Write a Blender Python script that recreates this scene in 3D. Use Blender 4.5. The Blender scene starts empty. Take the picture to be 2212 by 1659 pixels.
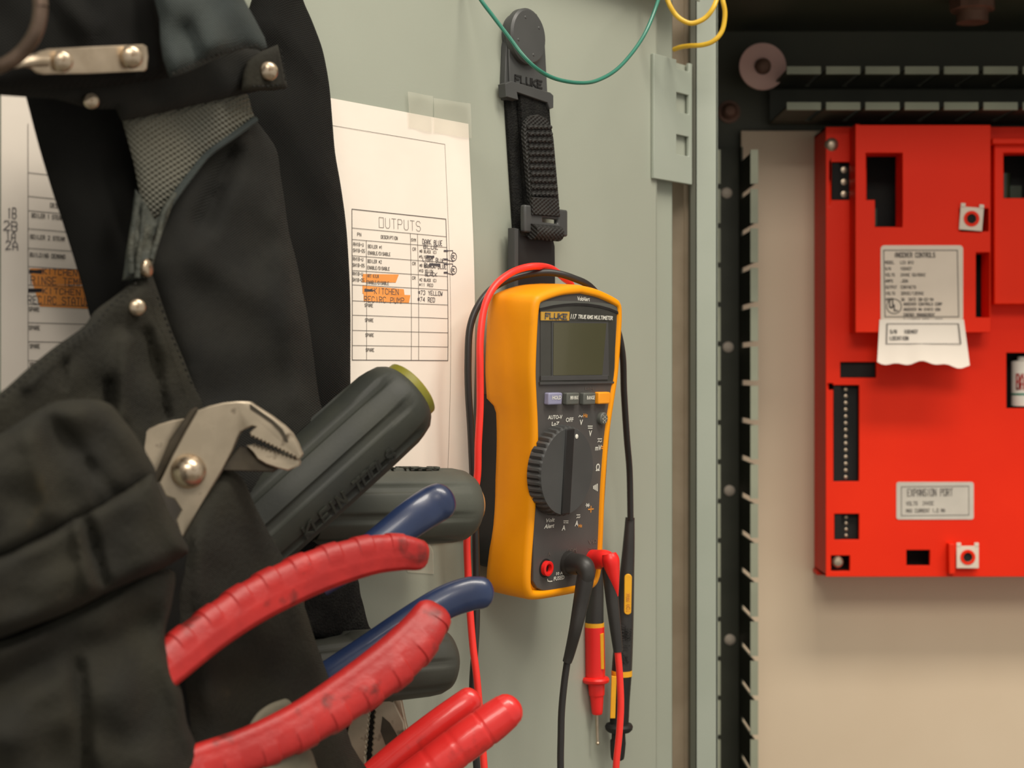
import bpy, bmesh, math, random
from mathutils import Vector, Matrix, noise
from mathutils.geometry import delaunay_2d_cdt
random.seed(7)
C = bpy.context.scene.collection
S = bpy.context.scene
PI = math.pi
# ------------------------------------------------------------------ camera
F, CX, HY, CZ = 3430.0, 1106.0, 800.0, 1.5      # focal length (px), principal column, horizon row, eye height
cd = bpy.data.cameras.new('camera'); cam = bpy.data.objects.new('camera', cd); C.objects.link(cam)
cam.location = (0, 0, CZ); cam.rotation_euler = (PI/2, 0, 0)
cd.sensor_width = 36; cd.lens = F/2212*36
cd.shift_y = (HY-829.5)/2212.0
cd.clip_start = 0.01
cd.dof.use_dof = True; cd.dof.focus_distance = 0.86; cd.dof.aperture_fstop = 11.5
S.camera = cam
S.view_settings.view_transform = 'Standard'; S.view_settings.look = 'None'
S.view_settings.exposure = 0.36; S.view_settings.gamma = 1; S.view_settings.use_curve_mapping = False
# ------------------------------------------------------------------ world and lights
w = bpy.data.worlds.new('world'); S.world = w; w.use_nodes = True
w.node_tree.nodes['Background'].inputs[0].default_value = (1.0, .95, .87, 1)
w.node_tree.nodes['Background'].inputs[1].default_value = 0.44
def area(name, loc, target, sx, sy, e, col):
    l = bpy.data.lights.new(name, 'AREA'); l.shape = 'RECTANGLE'; l.size = sx; l.size_y = sy; l.energy = e; l.color = col
    o = bpy.data.objects.new(name, l); C.objects.link(o); o.location = loc
    o.rotation_euler = (Vector(target)-Vector(loc)).to_track_quat('-Z', 'Y').to_euler(); return o
area('ceiling_panel_light', (.75, .35, CZ+1.35), (.75, .40, 0), 1.2, .35, 21, (1, .92, .81))
area('ceiling_panel_light', (.15, -1.2, CZ+1.4), (.2, .6, CZ-.2), 1.2, .6, 18, (1, .92, .82))
# ------------------------------------------------------------------ helpers
def lin(c): return tuple(((v/255)/12.92 if v/255 <= .04045 else ((v/255+.055)/1.055)**2.4) for v in c)
def P(px, py, Y): return Vector(((px-CX)/F*Y, Y, CZ+(HY-py)/F*Y))
TH = math.atan(.8)                               # door direction seen from above, from the view axis
DD = Vector((math.sin(TH), math.cos(TH), 0))
D0 = Vector((-.0245, .897, CZ))
MD = Matrix.Translation(D0) @ Matrix.Rotation(PI/2-TH, 4, 'Z')    # door frame: x along the door, -y towards the viewer
def dd(px):
    u = (px-CX)/F; t = (u*D0.y-D0.x)/(DD.x-DD.y*u); return D0.y+DD.y*t
def on(M, px, py, y=0.0):                        # where the sight line meets the plane local y = y of frame M
    I = M.inverted(); o = I @ Vector((0, 0, CZ)); d = I.to_3x3() @ Vector(((px-CX)/F, 1, (HY-py)/F))
    k = (y-o.y)/d.y; p = o+d*k; return Vector((p.x, y, p.z))
Wm = {}
class MB:
    def __init__(s, M=None): s.v = []; s.f = []; s.M = M
    def add(s, vs, fs):
        b = len(s.v); s.v += [(s.M @ Vector(v)) if s.M else Vector(v) for v in vs]; s.f += [tuple(b+i for i in f) for f in fs]
        return s
    def box(s, a, b, M=None):
        x0, y0, z0 = a; x1, y1, z1 = b
        vs = [Vector(p) for p in ((x0,y0,z0),(x1,y0,z0),(x1,y1,z0),(x0,y1,z0),(x0,y0,z1),(x1,y0,z1),(x1,y1,z1),(x0,y1,z1))]
        if M: vs = [M @ v for v in vs]
        return s.add(vs, [(0,3,2,1),(4,5,6,7),(0,1,5,4),(1,2,6,5),(2,3,7,6),(3,0,4,7)])
    def loft(s, rings, c0=True, c1=True):
        n = len(rings[0]); vs = [p for r in rings for p in r]; fs = []
        for k in range(len(rings)-1):
            for i in range(n):
                j = (i+1) % n; fs.append((k*n+i, k*n+j, (k+1)*n+j, (k+1)*n+i))
        if c0: fs.append(tuple(range(n))[::-1])
        if c1: fs.append(tuple((len(rings)-1)*n+i for i in range(n)))
        return s.add(vs, fs)
    def lathe(s, c, ax, prof, n=24, ref=None):   # prof: (distance along ax, radius)
        c = Vector(c); ax = Vector(ax).normalized(); r = Vector(ref) if ref else (Vector((0,0,1)) if abs(ax.z) < .9 else Vector((1,0,0)))
        u = ax.cross(r).normalized(); v = ax.cross(u)
        return s.loft([[c+ax*h+(u*math.cos(2*PI*i/n)+v*math.sin(2*PI*i/n))*max(q, 1e-6) for i in range(n)] for h, q in prof])
    def cyl(s, a, b, r, n=20): a = Vector(a); b = Vector(b); return s.lathe(a, b-a, [(0, r), ((b-a).length, r)], n)
    def poly(s, pts, ext, bev=0.0):              # planar outline pushed by vector ext, with a small chamfer on the front
        pts = [Vector(p) for p in pts]; n = len(pts); ext = Vector(ext); rings = []
        if bev:
            nn = ext.normalized(); ins = []
            for i in range(n):
                e1 = (pts[i]-pts[i-1]).normalized(); e2 = (pts[(i+1) % n]-pts[i]).normalized()
                a = nn.cross(e1); b = nn.cross(e2); m = (a+b)
                m = m.normalized() if m.length > 1e-6 else a
                ins.append(m)
            ar = sum((pts[i].cross(pts[(i+1) % n]) for i in range(n)), Vector()).dot(nn)
            sg = 1 if ar > 0 else -1
            rings.append([p+sg*m*bev for p, m in zip(pts, ins)]); rings.append([p+nn*bev for p in pts])
        else: rings.append(pts)
        rings.append([p+ext for p in pts]); return s.loft(rings)
    def build(s, name, m, parent=None, sharp=35, bevel=0, seg=2, subs=0, label=None):
        me = bpy.data.meshes.new(name)
        c = sum(s.v, Vector())/max(1, len(s.v))
        me.from_pydata([v-c for v in s.v], [], s.f); me.validate(); me.update()
        bm = bmesh.new(); bm.from_mesh(me); bmesh.ops.recalc_face_normals(bm, faces=bm.faces); bm.to_mesh(me); bm.free()
        me.materials.append(m)
        for p in me.polygons: p.use_smooth = sharp > 0
        if 0 < sharp < 180: me.set_sharp_from_angle(angle=math.radians(sharp))
        o = bpy.data.objects.new(name, me); C.objects.link(o)
        T = Matrix.Translation(c)
        if parent is not None:
            o.parent = parent; L = Wm[parent.name].inverted() @ T
            o.matrix_basis = L
        else: o.matrix_basis = T
        Wm[o.name] = T
        if bevel:
            b = o.modifiers.new('bevel', 'BEVEL'); b.width = bevel; b.segments = seg; b.limit_method = 'ANGLE'; b.angle_limit = .6
        if subs:
            b = o.modifiers.new('sub', 'SUBSURF'); b.levels = subs; b.render_levels = subs
        if label: o['label'] = label
        return o
def tag(o, label=None, cat=None, group=None, kind=None):
    for k, v in (('label', label), ('category', cat), ('group', group), ('kind', kind)):
        if v: o[k] = v
    return o
def thing(name, label, cat, loc, group=None):
    o = bpy.data.objects.new(name, None); C.objects.link(o); o.location = loc; o.empty_display_size = .02
    Wm[o.name] = Matrix.Translation(Vector(loc)); return tag(o, label, cat, group)
def crom(pts, n):                                # smooth curve through pts (tuples of any length)
    pts = [list(p) for p in pts]; q = [[2*a-b for a, b in zip(pts[0], pts[1])]]+pts+[[2*a-b for a, b in zip(pts[-1], pts[-2])]]
    out = []
    for i in range(1, len(q)-2):
        for k in range(n):
            t = k/n
            out.append([.5*(2*b+(c-a)*t+(2*a-5*b+4*c-d)*t*t+(3*b-a-3*c+d)*t**3) for a, b, c, d in zip(q[i-1], q[i], q[i+1], q[i+2])])
    out.append(pts[-1]); return out
def tube(mb, pts, r, n=12, sub=8):               # pts world vectors, r number or list
    if not isinstance(r, (list, tuple)): r = [r]*len(pts)
    c = crom([tuple(p)+(q,) for p, q in zip(pts, r)], sub); P_ = [Vector(p[:3]) for p in c]; R = [p[3] for p in c]
    T = [(P_[min(i+1, len(P_)-1)]-P_[max(i-1, 0)]).normalized() for i in range(len(P_))]
    u = T[0].orthogonal().normalized(); rings = []
    for p, t, q in zip(P_, T, R):
        u = (u-t*u.dot(t)).normalized(); v = t.cross(u)
        rings.append([p+(u*math.cos(2*PI*i/n)+v*math.sin(2*PI*i/n))*q for i in range(n)])
    return mb.loft(rings)
def grip(mb, pts, sub=8, n=20, flat=.75, shape=None, cap=True):   # pts: (px,py,Y,half width px); oval sweep, long axis across the view
    c = crom(pts, sub); Q = [P(a[0], a[1], a[2]) for a in c]; R = [a[3]/F*a[2] for a in c]; rings = []; N = len(Q); L = [0]
    for i in range(1, N): L.append(L[-1]+(Q[i]-Q[i-1]).length)
    T = [(Q[min(i+1, N-1)]-Q[max(i-1, 0)]).normalized() for i in range(N)]
    def ring(p, t, q, s):
        vw = (p-Vector((0,0,CZ))).normalized(); sd = vw.cross(t).normalized(); b = t.cross(sd).normalized(); out = []
        for i in range(n):
            a = 2*PI*i/n; k = shape(s, a) if shape else 1
            out.append(p+(sd*math.cos(a)+b*math.sin(a)*flat)*q*k)
        return out
    for i in range(N): rings.append(ring(Q[i], T[i], R[i], L[i]))
    if cap:
        e = R[-1]
        for k in (20, 40, 58, 74, 86): a = math.radians(k); rings.append(ring(Q[-1]+T[-1]*e*math.sin(a)*.8, T[-1], e*math.cos(a), L[-1]))
    return mb.loft(rings)
# ---- materials
def mat(name, col, rough=.5, metal=0, col2=None, ns=30, lo=.4, hi=.7, bump=None, weave=None, coat=0, spec=.5, lines=None, alpha=None, trans=0, rust=None):
    m = bpy.data.materials.new(name); m.use_nodes = True; nt = m.node_tree; N = nt.nodes; L = nt.links
    b = N['Principled BSDF']; b.inputs['Roughness'].default_value = rough; b.inputs['Metallic'].default_value = metal
    b.inputs['Coat Weight'].default_value = coat; b.inputs['Specular IOR Level'].default_value = spec
    if trans: b.inputs['Transmission Weight'].default_value = trans
    if alpha is not None: b.inputs['Alpha'].default_value = alpha
    tc = N.new('ShaderNodeTexCoord'); src = tc.outputs['Object']
    a = lin(col)+(1,); c2 = lin(col2 if col2 else tuple(min(255, v*1.07) for v in col))+(1,)
    no = N.new('ShaderNodeTexNoise'); no.inputs['Scale'].default_value = ns; no.inputs['Detail'].default_value = 6; L.new(src, no.inputs['Vector'])
    cr = N.new('ShaderNodeValToRGB'); cr.color_ramp.elements[0].position = lo; cr.color_ramp.elements[1].position = hi
    cr.color_ramp.elements[0].color = a; cr.color_ramp.elements[1].color = c2
    L.new(no.outputs['Fac'], cr.inputs['Fac']); colout = cr.outputs['Color']
    if rust:
        n2 = N.new('ShaderNodeTexNoise'); n2.inputs['Scale'].default_value = rust[1]; n2.inputs['Detail'].default_value = 8; L.new(src, n2.inputs['Vector'])
        r2 = N.new('ShaderNodeValToRGB'); r2.color_ramp.elements[0].position = rust[2]; r2.color_ramp.elements[1].position = rust[2]+.12
        mx = N.new('ShaderNodeMixRGB'); mx.inputs['Color2'].default_value = lin(rust[0])+(1,)
        L.new(n2.outputs['Fac'], r2.inputs['Fac']); L.new(r2.outputs['Color'], mx.inputs['Fac']); L.new(colout, mx.inputs['Color1']); colout = mx.outputs['Color']
    L.new(colout, b.inputs['Base Color'])
    nrm = None
    def bp(h, st, dist):
        nonlocal nrm
        q = N.new('ShaderNodeBump'); q.inputs['Strength'].default_value = st; q.inputs['Distance'].default_value = dist
        L.new(h, q.inputs['Height'])
        if nrm: L.new(nrm, q.inputs['Normal'])
        nrm = q.outputs['Normal']; L.new(nrm, b.inputs['Normal'])
    if weave:
        per, st = weave
        sx = N.new('ShaderNodeSeparateXYZ'); L.new(src, sx.inputs[0]); hs = []
        for ax, k in (('X', 1), ('Z', 1)):
            mu = N.new('ShaderNodeMath'); mu.operation = 'MULTIPLY'; mu.inputs[1].default_value = 2*PI/per*k; L.new(sx.outputs[ax], mu.inputs[0])
            sn = N.new('ShaderNodeMath'); sn.operation = 'SINE'; L.new(mu.outputs[0], sn.inputs[0]); hs.append(sn)
        ml = N.new('ShaderNodeMath'); ml.operation = 'MULTIPLY'; L.new(hs[0].outputs[0], ml.inputs[0]); L.new(hs[1].outputs[0], ml.inputs[1])
        bp(ml.outputs[0], st, per*.35)
    if bump:
        n3 = N.new('ShaderNodeTexNoise'); n3.inputs['Scale'].default_value = bump[0]; n3.inputs['Detail'].default_value = 5; L.new(src, n3.inputs['Vector'])
        bp(n3.outputs['Fac'], bump[1], bump[2])
    return m
M = {}
M['door'] = mat('grey_green_paint', (160,165,150), .42, col2=(165,170,155), ns=9, bump=(900, .12, .0004), rust=((152,152,132), 7, .70))
M['flange'] = mat('grey_green_enamel', (158,166,152), .4, col2=(166,173,160), ns=12, bump=(700, .1, .0004))
M['gapstrip'] = mat('beige_weathered_metal', (140,124,100), .6, col2=(158,142,118), ns=25, bump=(300, .2, .0005))
M['inner'] = mat('shaded_grey_green_paint', (70,72,58), .55, col2=(80,80,64), ns=8, bump=(500, .1, .0004))  # cabinet's grey-green with the interior shade put into the colour
M['panel'] = mat('beige_backplate_paint', (214,194,166), .5, col2=(222,203,176), ns=5)
M['duct'] = mat('shaded_duct_plastic', (66,68,56), .6, col2=(76,78,64), ns=20)  # same plastic as the lips, darkened for the shade inside the duct
M['lip'] = mat('lit_dusty_lip', (146,150,130), .6, col2=(158,162,140), ns=20)  # lighter copy for lip fronts: direct light put into the colour, plus dust
M['ductdark'] = mat('dark_grey_plastic', (58,60,48), .6, col2=(66,68,54), ns=20)
M['red'] = mat('red_enamel', (236,42,10), .5, col2=(244,48,12), ns=8, spec=.2, bump=(400, .08, .0004))
M['black'] = mat('matte_black_plastic', (20,20,19), .6, col2=(27,27,25), ns=60)
M['pit'] = mat('cavity_shade_black', (8,9,7), .8, col2=(14,16,10), ns=60)  # near-black colour carrying the shade of the module's openings and sockets
M['steel'] = mat('worn_steel', (176,160,138), .36, metal=.85, col2=(196,180,158), ns=90, bump=(1500, .15, .0002), rust=((110,94,76), 160, .62))
M['steeldull'] = mat('dull_plier_steel', (158,146,126), .42, metal=.5, col2=(180,166,144), ns=60, bump=(1500, .2, .0002), rust=((88,76,60), 120, .6))
M['steeldark'] = mat('dark_steel', (62,56,46), .6, metal=.5, col2=(80,72,58), ns=90)  # darker steel tone, also for the flat groove and recess plates
M['rivet'] = mat('tarnished_rivet_metal', (184,166,142), .3, metal=.9, col2=(200,184,162), ns=300, rust=((120,84,48), 420, .56))
M['ring'] = mat('oxidised_ring_metal', (96,80,68), .38, metal=.7, col2=(128,108,94), ns=90)
M['nylon'] = mat('black_nylon_cloth', (29,29,26), .85, col2=(38,37,32), ns=28, weave=(.0012, .5), bump=(60, .25, .004), spec=.25)
M['nyblack'] = mat('deep_black_cloth', (17,17,15), .9, col2=(23,23,20), ns=22, weave=(.0012, .5), spec=.2)
M['leather'] = mat('dusty_black_leather', (37,36,31), .85, col2=(48,46,37), ns=26, bump=(420, .35, .0014), weave=(.0009, .35), spec=.2, rust=((84,72,48), 14, .64))
M['nyblue'] = mat('blue_grey_nylon', (48,55,54), .75, col2=(60,66,63), ns=20, weave=(.0011, .5), bump=(50, .3, .004), spec=.3)
M['mesh'] = mat('grey_mesh_lining', (98,98,88), .7, col2=(116,114,100), ns=24, weave=(.0023, 1.0), spec=.3)
M['webb'] = mat('frayed_grey_webbing', (58,62,58), .75, col2=(86,86,76), ns=60, bump=(420, .6, .002), spec=.2)
M['velcro'] = mat('fuzzy_black_velcro', (24,24,23), .9, col2=(36,36,33), ns=200, bump=(900, .9, .002), spec=.2)
M['strapweb'] = mat('black_ribbed_webbing', (34,34,32), .65, col2=(44,43,40), ns=80, weave=(.0024, .55), spec=.4)
M['plgrey'] = mat('charcoal_plastic', (66,67,66), .45, col2=(72,73,72), ns=30, bump=(1500, .1, .0002))
M['faceplate'] = mat('charcoal_faceplate', (74,72,70), .5, col2=(82,79,76), ns=30, bump=(1500, .15, .0002))
M['btn'] = mat('grey_rubber_button', (88,90,84), .55, col2=(94,96,90), ns=40)
M['btnblue'] = mat('lavender_button', (142,142,170), .5, col2=(150,150,176), ns=40)
M['yellow'] = mat('amber_yellow_rubber', (246,158,2), .45, spec=.3, col2=(236,148,6), ns=22, bump=(900, .12, .0003), rust=((214,134,24), 30, .68))
M['yellowp'] = mat('yellow_plastic', (246,180,30), .5, col2=(236,168,28), ns=60)
M['orangeb'] = mat('orange_button', (252,160,30), .45, col2=(255,166,36), ns=40)
M['lcd'] = mat('lcd_glass', (78,77,56), .12, col2=(82,80,60), ns=10, coat=.3)
M['lcdrim'] = mat('glossy_grey_window', (58,58,54), .22, col2=(66,66,61), ns=30, coat=.3)
M['badge'] = mat('tan_logo_badge', (196,150,56), .5, col2=(204,158,64), ns=40)
M['white'] = mat('white_print', (222,220,208), .6, ns=50)
M['oprint'] = mat('orange_print', (224,148,60), .6, ns=50)
M['faint'] = mat('faded_print', (94,86,80), .6, ns=50)
M['ink'] = mat('black_ink', (88,83,79), .7, ns=50)
M['pen'] = mat('ballpoint_ink', (80,76,80), .6, ns=50)
M['hilite'] = mat('orange_highlighter', (238,152,72), .6, col2=(244,164,86), ns=60)
M['paper'] = mat('cream_paper', (244,234,220), .7, col2=(238,228,214), ns=14, bump=(30, .15, .003))
M['tape'] = mat('matte_clear_tape', (210,208,190), .35, ns=30, alpha=.28)
M['redrub'] = mat('glossy_red_rubber', (236,34,30), .35, col2=(240,40,34), ns=50)
M['redwire'] = mat('red_silicone_cable', (240,52,42), .38, ns=50)
M['blkwire'] = mat('black_silicone_cable', (40,38,36), .42, ns=50)
M['blkwarm'] = mat('black_rubber', (44,42,40), .45, col2=(52,50,47), ns=50)
M['grnwire'] = mat('green_insulation', (38,112,92), .35, ns=80)
M['yelwire'] = mat('yellow_insulation', (216,172,42), .4, col2=(226,184,50), ns=80)
M['gripred'] = mat('scuffed_red_vinyl', (158,34,32), .42, spec=.35, col2=(182,42,38), ns=60, bump=(260, .25, .001), rust=((104,32,28), 75, .56))
M['dipred'] = mat('dipped_red_vinyl', (214,42,40), .3, col2=(224,52,48), ns=40, bump=(120, .2, .001), rust=((176,40,36), 70, .6), coat=.2)
M['blue'] = mat('navy_dipped_vinyl', (30,43,74), .3, col2=(38,53,86), ns=50, bump=(160, .1, .0006), coat=.2)
M['grip'] = mat('black_cushion_rubber', (38,41,36), .6, col2=(50,52,42), ns=30, bump=(700, .15, .0004), rust=((66,66,54), 40, .62))
M['grip2'] = mat('dark_worn_rubber', (56,57,50), .6, col2=(66,66,57), ns=30, bump=(700, .15, .0004))
M['gripgrey'] = mat('grey_worn_rubber', (68,71,63), .6, col2=(80,82,72), ns=30, bump=(700, .15, .0004))
M['olive'] = mat('olive_yellow_plastic', (120,116,28), .4, col2=(132,126,36), ns=50)
M['ambercap'] = mat('amber_acetate', (150,98,44), .15, col2=(170,112,50), ns=50, coat=.5)
M['tabgrey'] = mat('grey_felt_lining', (104,100,84), .8, col2=(118,112,94), ns=60)
M['pink'] = mat('pinkish_zinc', (226,180,168), .5, col2=(232,190,176), ns=30)
M['rusty'] = mat('rusty_bolt_metal', (112,84,70), .6, metal=.4, col2=(132,100,84), ns=60)
M['chip'] = mat('green_circuit_board', (24,44,26), .5, col2=(34,56,32), ns=60)
M['labelw'] = mat('label_paper', (228,214,196), .6, col2=(222,208,190), ns=30)
M['labelg'] = mat('grey_label', (196,190,178), .5, ns=30)
M['floor'] = mat('grey_concrete', (128,122,112), .7, col2=(140,134,122), ns=6)
M['wall'] = mat('cream_wall_paint', (214,206,188), .7, ns=6)
# ---- stroke lettering
GL = dict(A="00 04 26 44 40|02 42", B="00 06 36 45 44 33 03|33 42 41 30 00", C="45 36 16 05 01 10 30 41", D="00 06 36 45 41 30 00", E="46 06 00 40|03 33",
 F="46 06 00|03 33", G="45 36 16 05 01 10 30 41 43 23", H="00 06|40 46|03 43", I="20 26", J="46 41 30 10 01", K="00 06|46 03 40", L="06 00 40",
 M="00 06 23 46 40", N="00 06 40 46", O="06 46 40 00 06", P="00 06 36 45 44 33 03", R="00 06 36 45 44 33 03|23 40", S="45 36 16 05 04 13 33 42 41 30 10 01",
 T="06 46|26 20", U="06 01 10 30 41 46", V="06 20 46", W="06 10 23 30 46", X="00 46|06 40", Y="06 23 46|23 20", Z="06 46 00 40",
 o="04 34 30 00 04")
GL.update({'0':"01 05 16 36 45 41 30 10 01", '1':"15 26 20", '2':"05 16 36 45 44 00 40", '3':"05 16 36 45 44 33 42 41 30 10 01", '4':"30 36 02 42",
 '5':"46 06 03 33 42 41 30 00", '6':"45 36 16 05 01 10 30 41 42 33 03", '7':"06 46 10", '8':"13 04 05 16 36 45 44 33 13 02 01 10 30 41 42 33",
 '9':"10 30 41 45 36 16 05 04 13 43", '#':"11 15|31 35|02 42|04 44", '/':"00 46", '-':"03 43", '(':"36 25 21 30", ')':"16 25 21 10", '.':"10 20 21 11 10", ':':"21 22|24 25", '@':"26 20|13 24 33|13 20 33"})
def ribbon(mb, a, b, wd, fn, hgt=0.0):           # flat stroke a-b in (u,v), fn maps (u,v,h) to a point
    dx, dy = b[0]-a[0], b[1]-a[1]; l = math.hypot(dx, dy) or 1e-9; ex, ey = dx/l*wd/2, dy/l*wd/2; nx, ny = -ey, ex
    q = [(a[0]-ex+nx, a[1]-ey+ny), (a[0]-ex-nx, a[1]-ey-ny), (b[0]+ex-nx, b[1]+ey-ny), (b[0]+ex+nx, b[1]+ey+ny)]
    if hgt: mb.add([fn(u, v, 0) for u, v in q]+[fn(u, v, hgt) for u, v in q], [(4,5,6,7),(0,1,5,4),(1,2,6,5),(2,3,7,6),(3,0,4,7)])
    else: mb.add([fn(u, v, 0) for u, v in q], [(0,1,2,3)])
def strokes(mb, txt, u, v, h, wd, fn, asp=.8, sp=1.45, hgt=0.0, jit=0.0, slant=0.0, center=False):
    sx = h/6*asp; adv = 4*sx*sp
    if center: u -= (len(txt)*adv-(adv-4*sx))/2
    for ch in txt:
        if ch in GL:
            for st in GL[ch].split('|'):
                pts = []
                for tk in st.split():
                    x, y = int(tk[0]), int(tk[1]); x += random.uniform(-jit, jit); y += random.uniform(-jit, jit)
                    pts.append((u+x*sx+slant*y*sx, v+y*h/6))
                for a, b in zip(pts, pts[1:]): ribbon(mb, a, b, wd, fn, hgt)
        u += adv
    return u
def font_text(mb, txt, u, v, h, fn, xs=1.0, center=False, shear=0.0):    # built-in font, mapped like the strokes
    cu = bpy.data.curves.new('t', 'FONT'); cu.body = txt; cu.size = h/.69; cu.shear = shear; cu.resolution_u = 2; cu.offset = h*.035
    if center: cu.align_x = 'CENTER'
    o = bpy.data.objects.new('t', cu); C.objects.link(o); bpy.context.view_layer.update()
    me = bpy.data.meshes.new_from_object(o.evaluated_get(bpy.context.evaluated_depsgraph_get()))
    mb.add([fn(u+p.co.x*xs, v+p.co.y, 0) for p in me.vertices], [tuple(p.vertices) for p in me.polygons])
    bpy.data.objects.remove(o); bpy.data.curves.remove(cu); bpy.data.meshes.remove(me)
# ---- cloth panels
def panel(outline, off, th=.003, bulge=.004, R=30, g=14, wr=.0, wf=.01, smooth=True, seed=0, folds=()):
    pts = crom(outline+[outline[0]], 4)[:-1] if smooth else outline
    pts = [(p[0], p[1]) for p in pts]; q = []
    for a, b in zip(pts, pts[1:]+pts[:1]):
        k = max(1, int(math.hypot(b[0]-a[0], b[1]-a[1])/9)); q += [(a[0]+(b[0]-a[0])*i/k, a[1]+(b[1]-a[1])*i/k) for i in range(k)]
    pts = q; n = len(pts)
    x0 = min(p[0] for p in pts); x1 = max(p[0] for p in pts); y0 = min(p[1] for p in pts); y1 = max(p[1] for p in pts)
    def dist(x, y):
        m = 1e9; ins = False
        for i in range(n):
            ax, ay = pts[i-1]; bx, by = pts[i]
            t = max(0, min(1, ((x-ax)*(bx-ax)+(y-ay)*(by-ay))/((bx-ax)**2+(by-ay)**2+1e-9)))
            m = min(m, math.hypot(x-ax-t*(bx-ax), y-ay-t*(by-ay)))
            if (ay > y) != (by > y) and x < (bx-ax)*(y-ay)/(by-ay)+ax: ins = not ins
        return m, ins
    vs = list(pts); y = y0+g/2; r = 0
    while y < y1:
        x = x0+g/2+(g/2 if r % 2 else 0)
        while x < x1:
            d, i = dist(x, y)
            if i and d > g*.45: vs.append((x, y))
            x += g
        y += g*.87; r += 1
    # a denser rim so the edge can round over
    for k in range(n):
        ax, ay = pts[k]
        px_, py_ = pts[k-1]; nx_, ny_ = pts[(k+1) % n]; tx, ty = nx_-px_, ny_-py_; l = math.hypot(tx, ty)+1e-9
        for sgn in (1, -1):
            for dq in (3.0,):
                x, y = ax-ty/l*dq*sgn, ay+tx/l*dq*sgn; d, i = dist(x, y)
                if i and d > 2.2: vs.append((x, y))
    res = delaunay_2d_cdt([Vector(v) for v in vs], [], [list(range(n))], 1, 1e-4)
    V, Fc = res[0], res[2]; fr = []; bk = []
    for v in V:
        d, i = dist(v.x, v.y); q = min(1, d/R) if i else 0; prof = math.sqrt(max(0, 1-(1-q)**2)) if bulge >= .01 else q*(2-q)
        o = off(v.x, v.y) if callable(off) else off
        wz = wr*noise.noise(Vector((v.x*wf, v.y*wf, seed)))*prof if wr else 0
        for (fx0, fy0, fx1, fy1, fw, fa) in folds:
            t = max(0, min(1, ((v.x-fx0)*(fx1-fx0)+(v.y-fy0)*(fy1-fy0))/((fx1-fx0)**2+(fy1-fy0)**2)))
            dl = math.hypot(v.x-fx0-t*(fx1-fx0), v.y-fy0-t*(fy1-fy0)); wz += fa*math.exp(-(dl/fw)**2)*(lambda k: k*k*(3-2*k))(min(1, d/30))
        Y = dd(v.x)-o
        fr.append(P(v.x, v.y, Y-bulge*prof-wz)); bk.append(P(v.x, v.y, Y+th))
    m = len(V); fs = [tuple(f) for f in Fc]+[tuple(m+i for i in reversed(f)) for f in Fc]; ed = {}
    for f in Fc:
        for a, b in zip(f, list(f[1:])+[f[0]]):
            ed[(a, b)] = 1
    for (a, b) in list(ed):
        if (b, a) not in ed: fs.append((b, a, m+a, m+b))
    mb = MB(); mb.add(fr+bk, fs); return mb
def struct(o): o['kind'] = 'structure'; return o
def rectplate(mb, x0, x1, z0, z1, holes, yf, yb):
    xs = sorted({x0, x1, *[h[0] for h in holes], *[h[1] for h in holes]}); zs = sorted({z0, z1, *[h[2] for h in holes], *[h[3] for h in holes]})
    xs = [x for x in xs if x0 <= x <= x1]; zs = [z for z in zs if z0 <= z <= z1]
    def full(i, j):
        if not (0 <= i < len(xs)-1 and 0 <= j < len(zs)-1): return False
        cx = (xs[i]+xs[i+1])/2; cz = (zs[j]+zs[j+1])/2
        return not any(h[0] < cx < h[1] and h[2] < cz < h[3] for h in holes)
    vs = []; fs = []; ix = {}
    def vid(i, j, b):
        if (i, j, b) not in ix: ix[(i, j, b)] = len(vs); vs.append((xs[i], yb if b else yf, zs[j]))
        return ix[(i, j, b)]
    for i in range(len(xs)-1):
        for j in range(len(zs)-1):
            if not full(i, j): continue
            for b in (0, 1): fs.append((vid(i,j,b), vid(i+1,j,b), vid(i+1,j+1,b), vid(i,j+1,b)))
            for di, dj, a, c in ((-1,0,(i,j),(i,j+1)), (1,0,(i+1,j),(i+1,j+1)), (0,-1,(i,j),(i+1,j)), (0,1,(i,j+1),(i+1,j+1))):
                if not full(i+di, j+dj): fs.append((vid(*a,0), vid(*c,0), vid(*c,1), vid(*a,1)))
    return mb.add(vs, fs)
def fx(px, Y): return (px-CX)/F*Y
def fz(py, Y): return CZ+(HY-py)/F*Y
def frect(a, Y): return (fx(a[0], Y), fx(a[1], Y), fz(a[3], Y), fz(a[2], Y))     # (px0,px1,py0,py1)
# =================================================================== room
struct(MB().box((-3,-2.5,-.02), (3,1.62,0)).build('floor', M['floor'], sharp=0))
struct(MB().box((-3,1.60,0), (3,1.70,3.2)).build('wall_back', M['wall'], sharp=0))
# =================================================================== cabinet
cab = thing('electrical_cabinet', 'grey-green steel control cabinet standing open, door swung out to the left', 'electrical cabinet', (.45, 1.6, .6))
YF, YB = 1.085, 1.345
ZT = CZ+.287; ZB = .75; XR = .80
MB().box((.126,YB,ZB), (XR,YB+.004,ZT)).build('back_wall', M['inner'], cab)
MB().box((.122,YF,ZB), (.126,YB+.004,ZT)).build('side_wall', M['inner'], cab)
MB().box((XR,YF,ZB), (XR+.004,YB+.004,ZT)).build('side_wall', M['inner'], cab)
MB().box((.122,YF,ZT), (XR+.004,YB+.004,ZT+.004)).build('top_wall', M['inner'], cab)
MB().box((.122,YF,ZB-.004), (XR+.004,YB+.004,ZB)).build('bottom_wall', M['inner'], cab)
m = MB(); x0, x1 = fx(1501, YF), fx(1551, YF)
m.box((x0,YF,ZB), (x1,YF+.002,ZT)); m.box((x1-.002,YF,ZB), (x1,YF+.014,ZT)); m.box((x0,YF,ZB), (x0+.002,YF+.03,ZT))
m.build('front_flange', M['flange'], cab, bevel=.0007)
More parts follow.
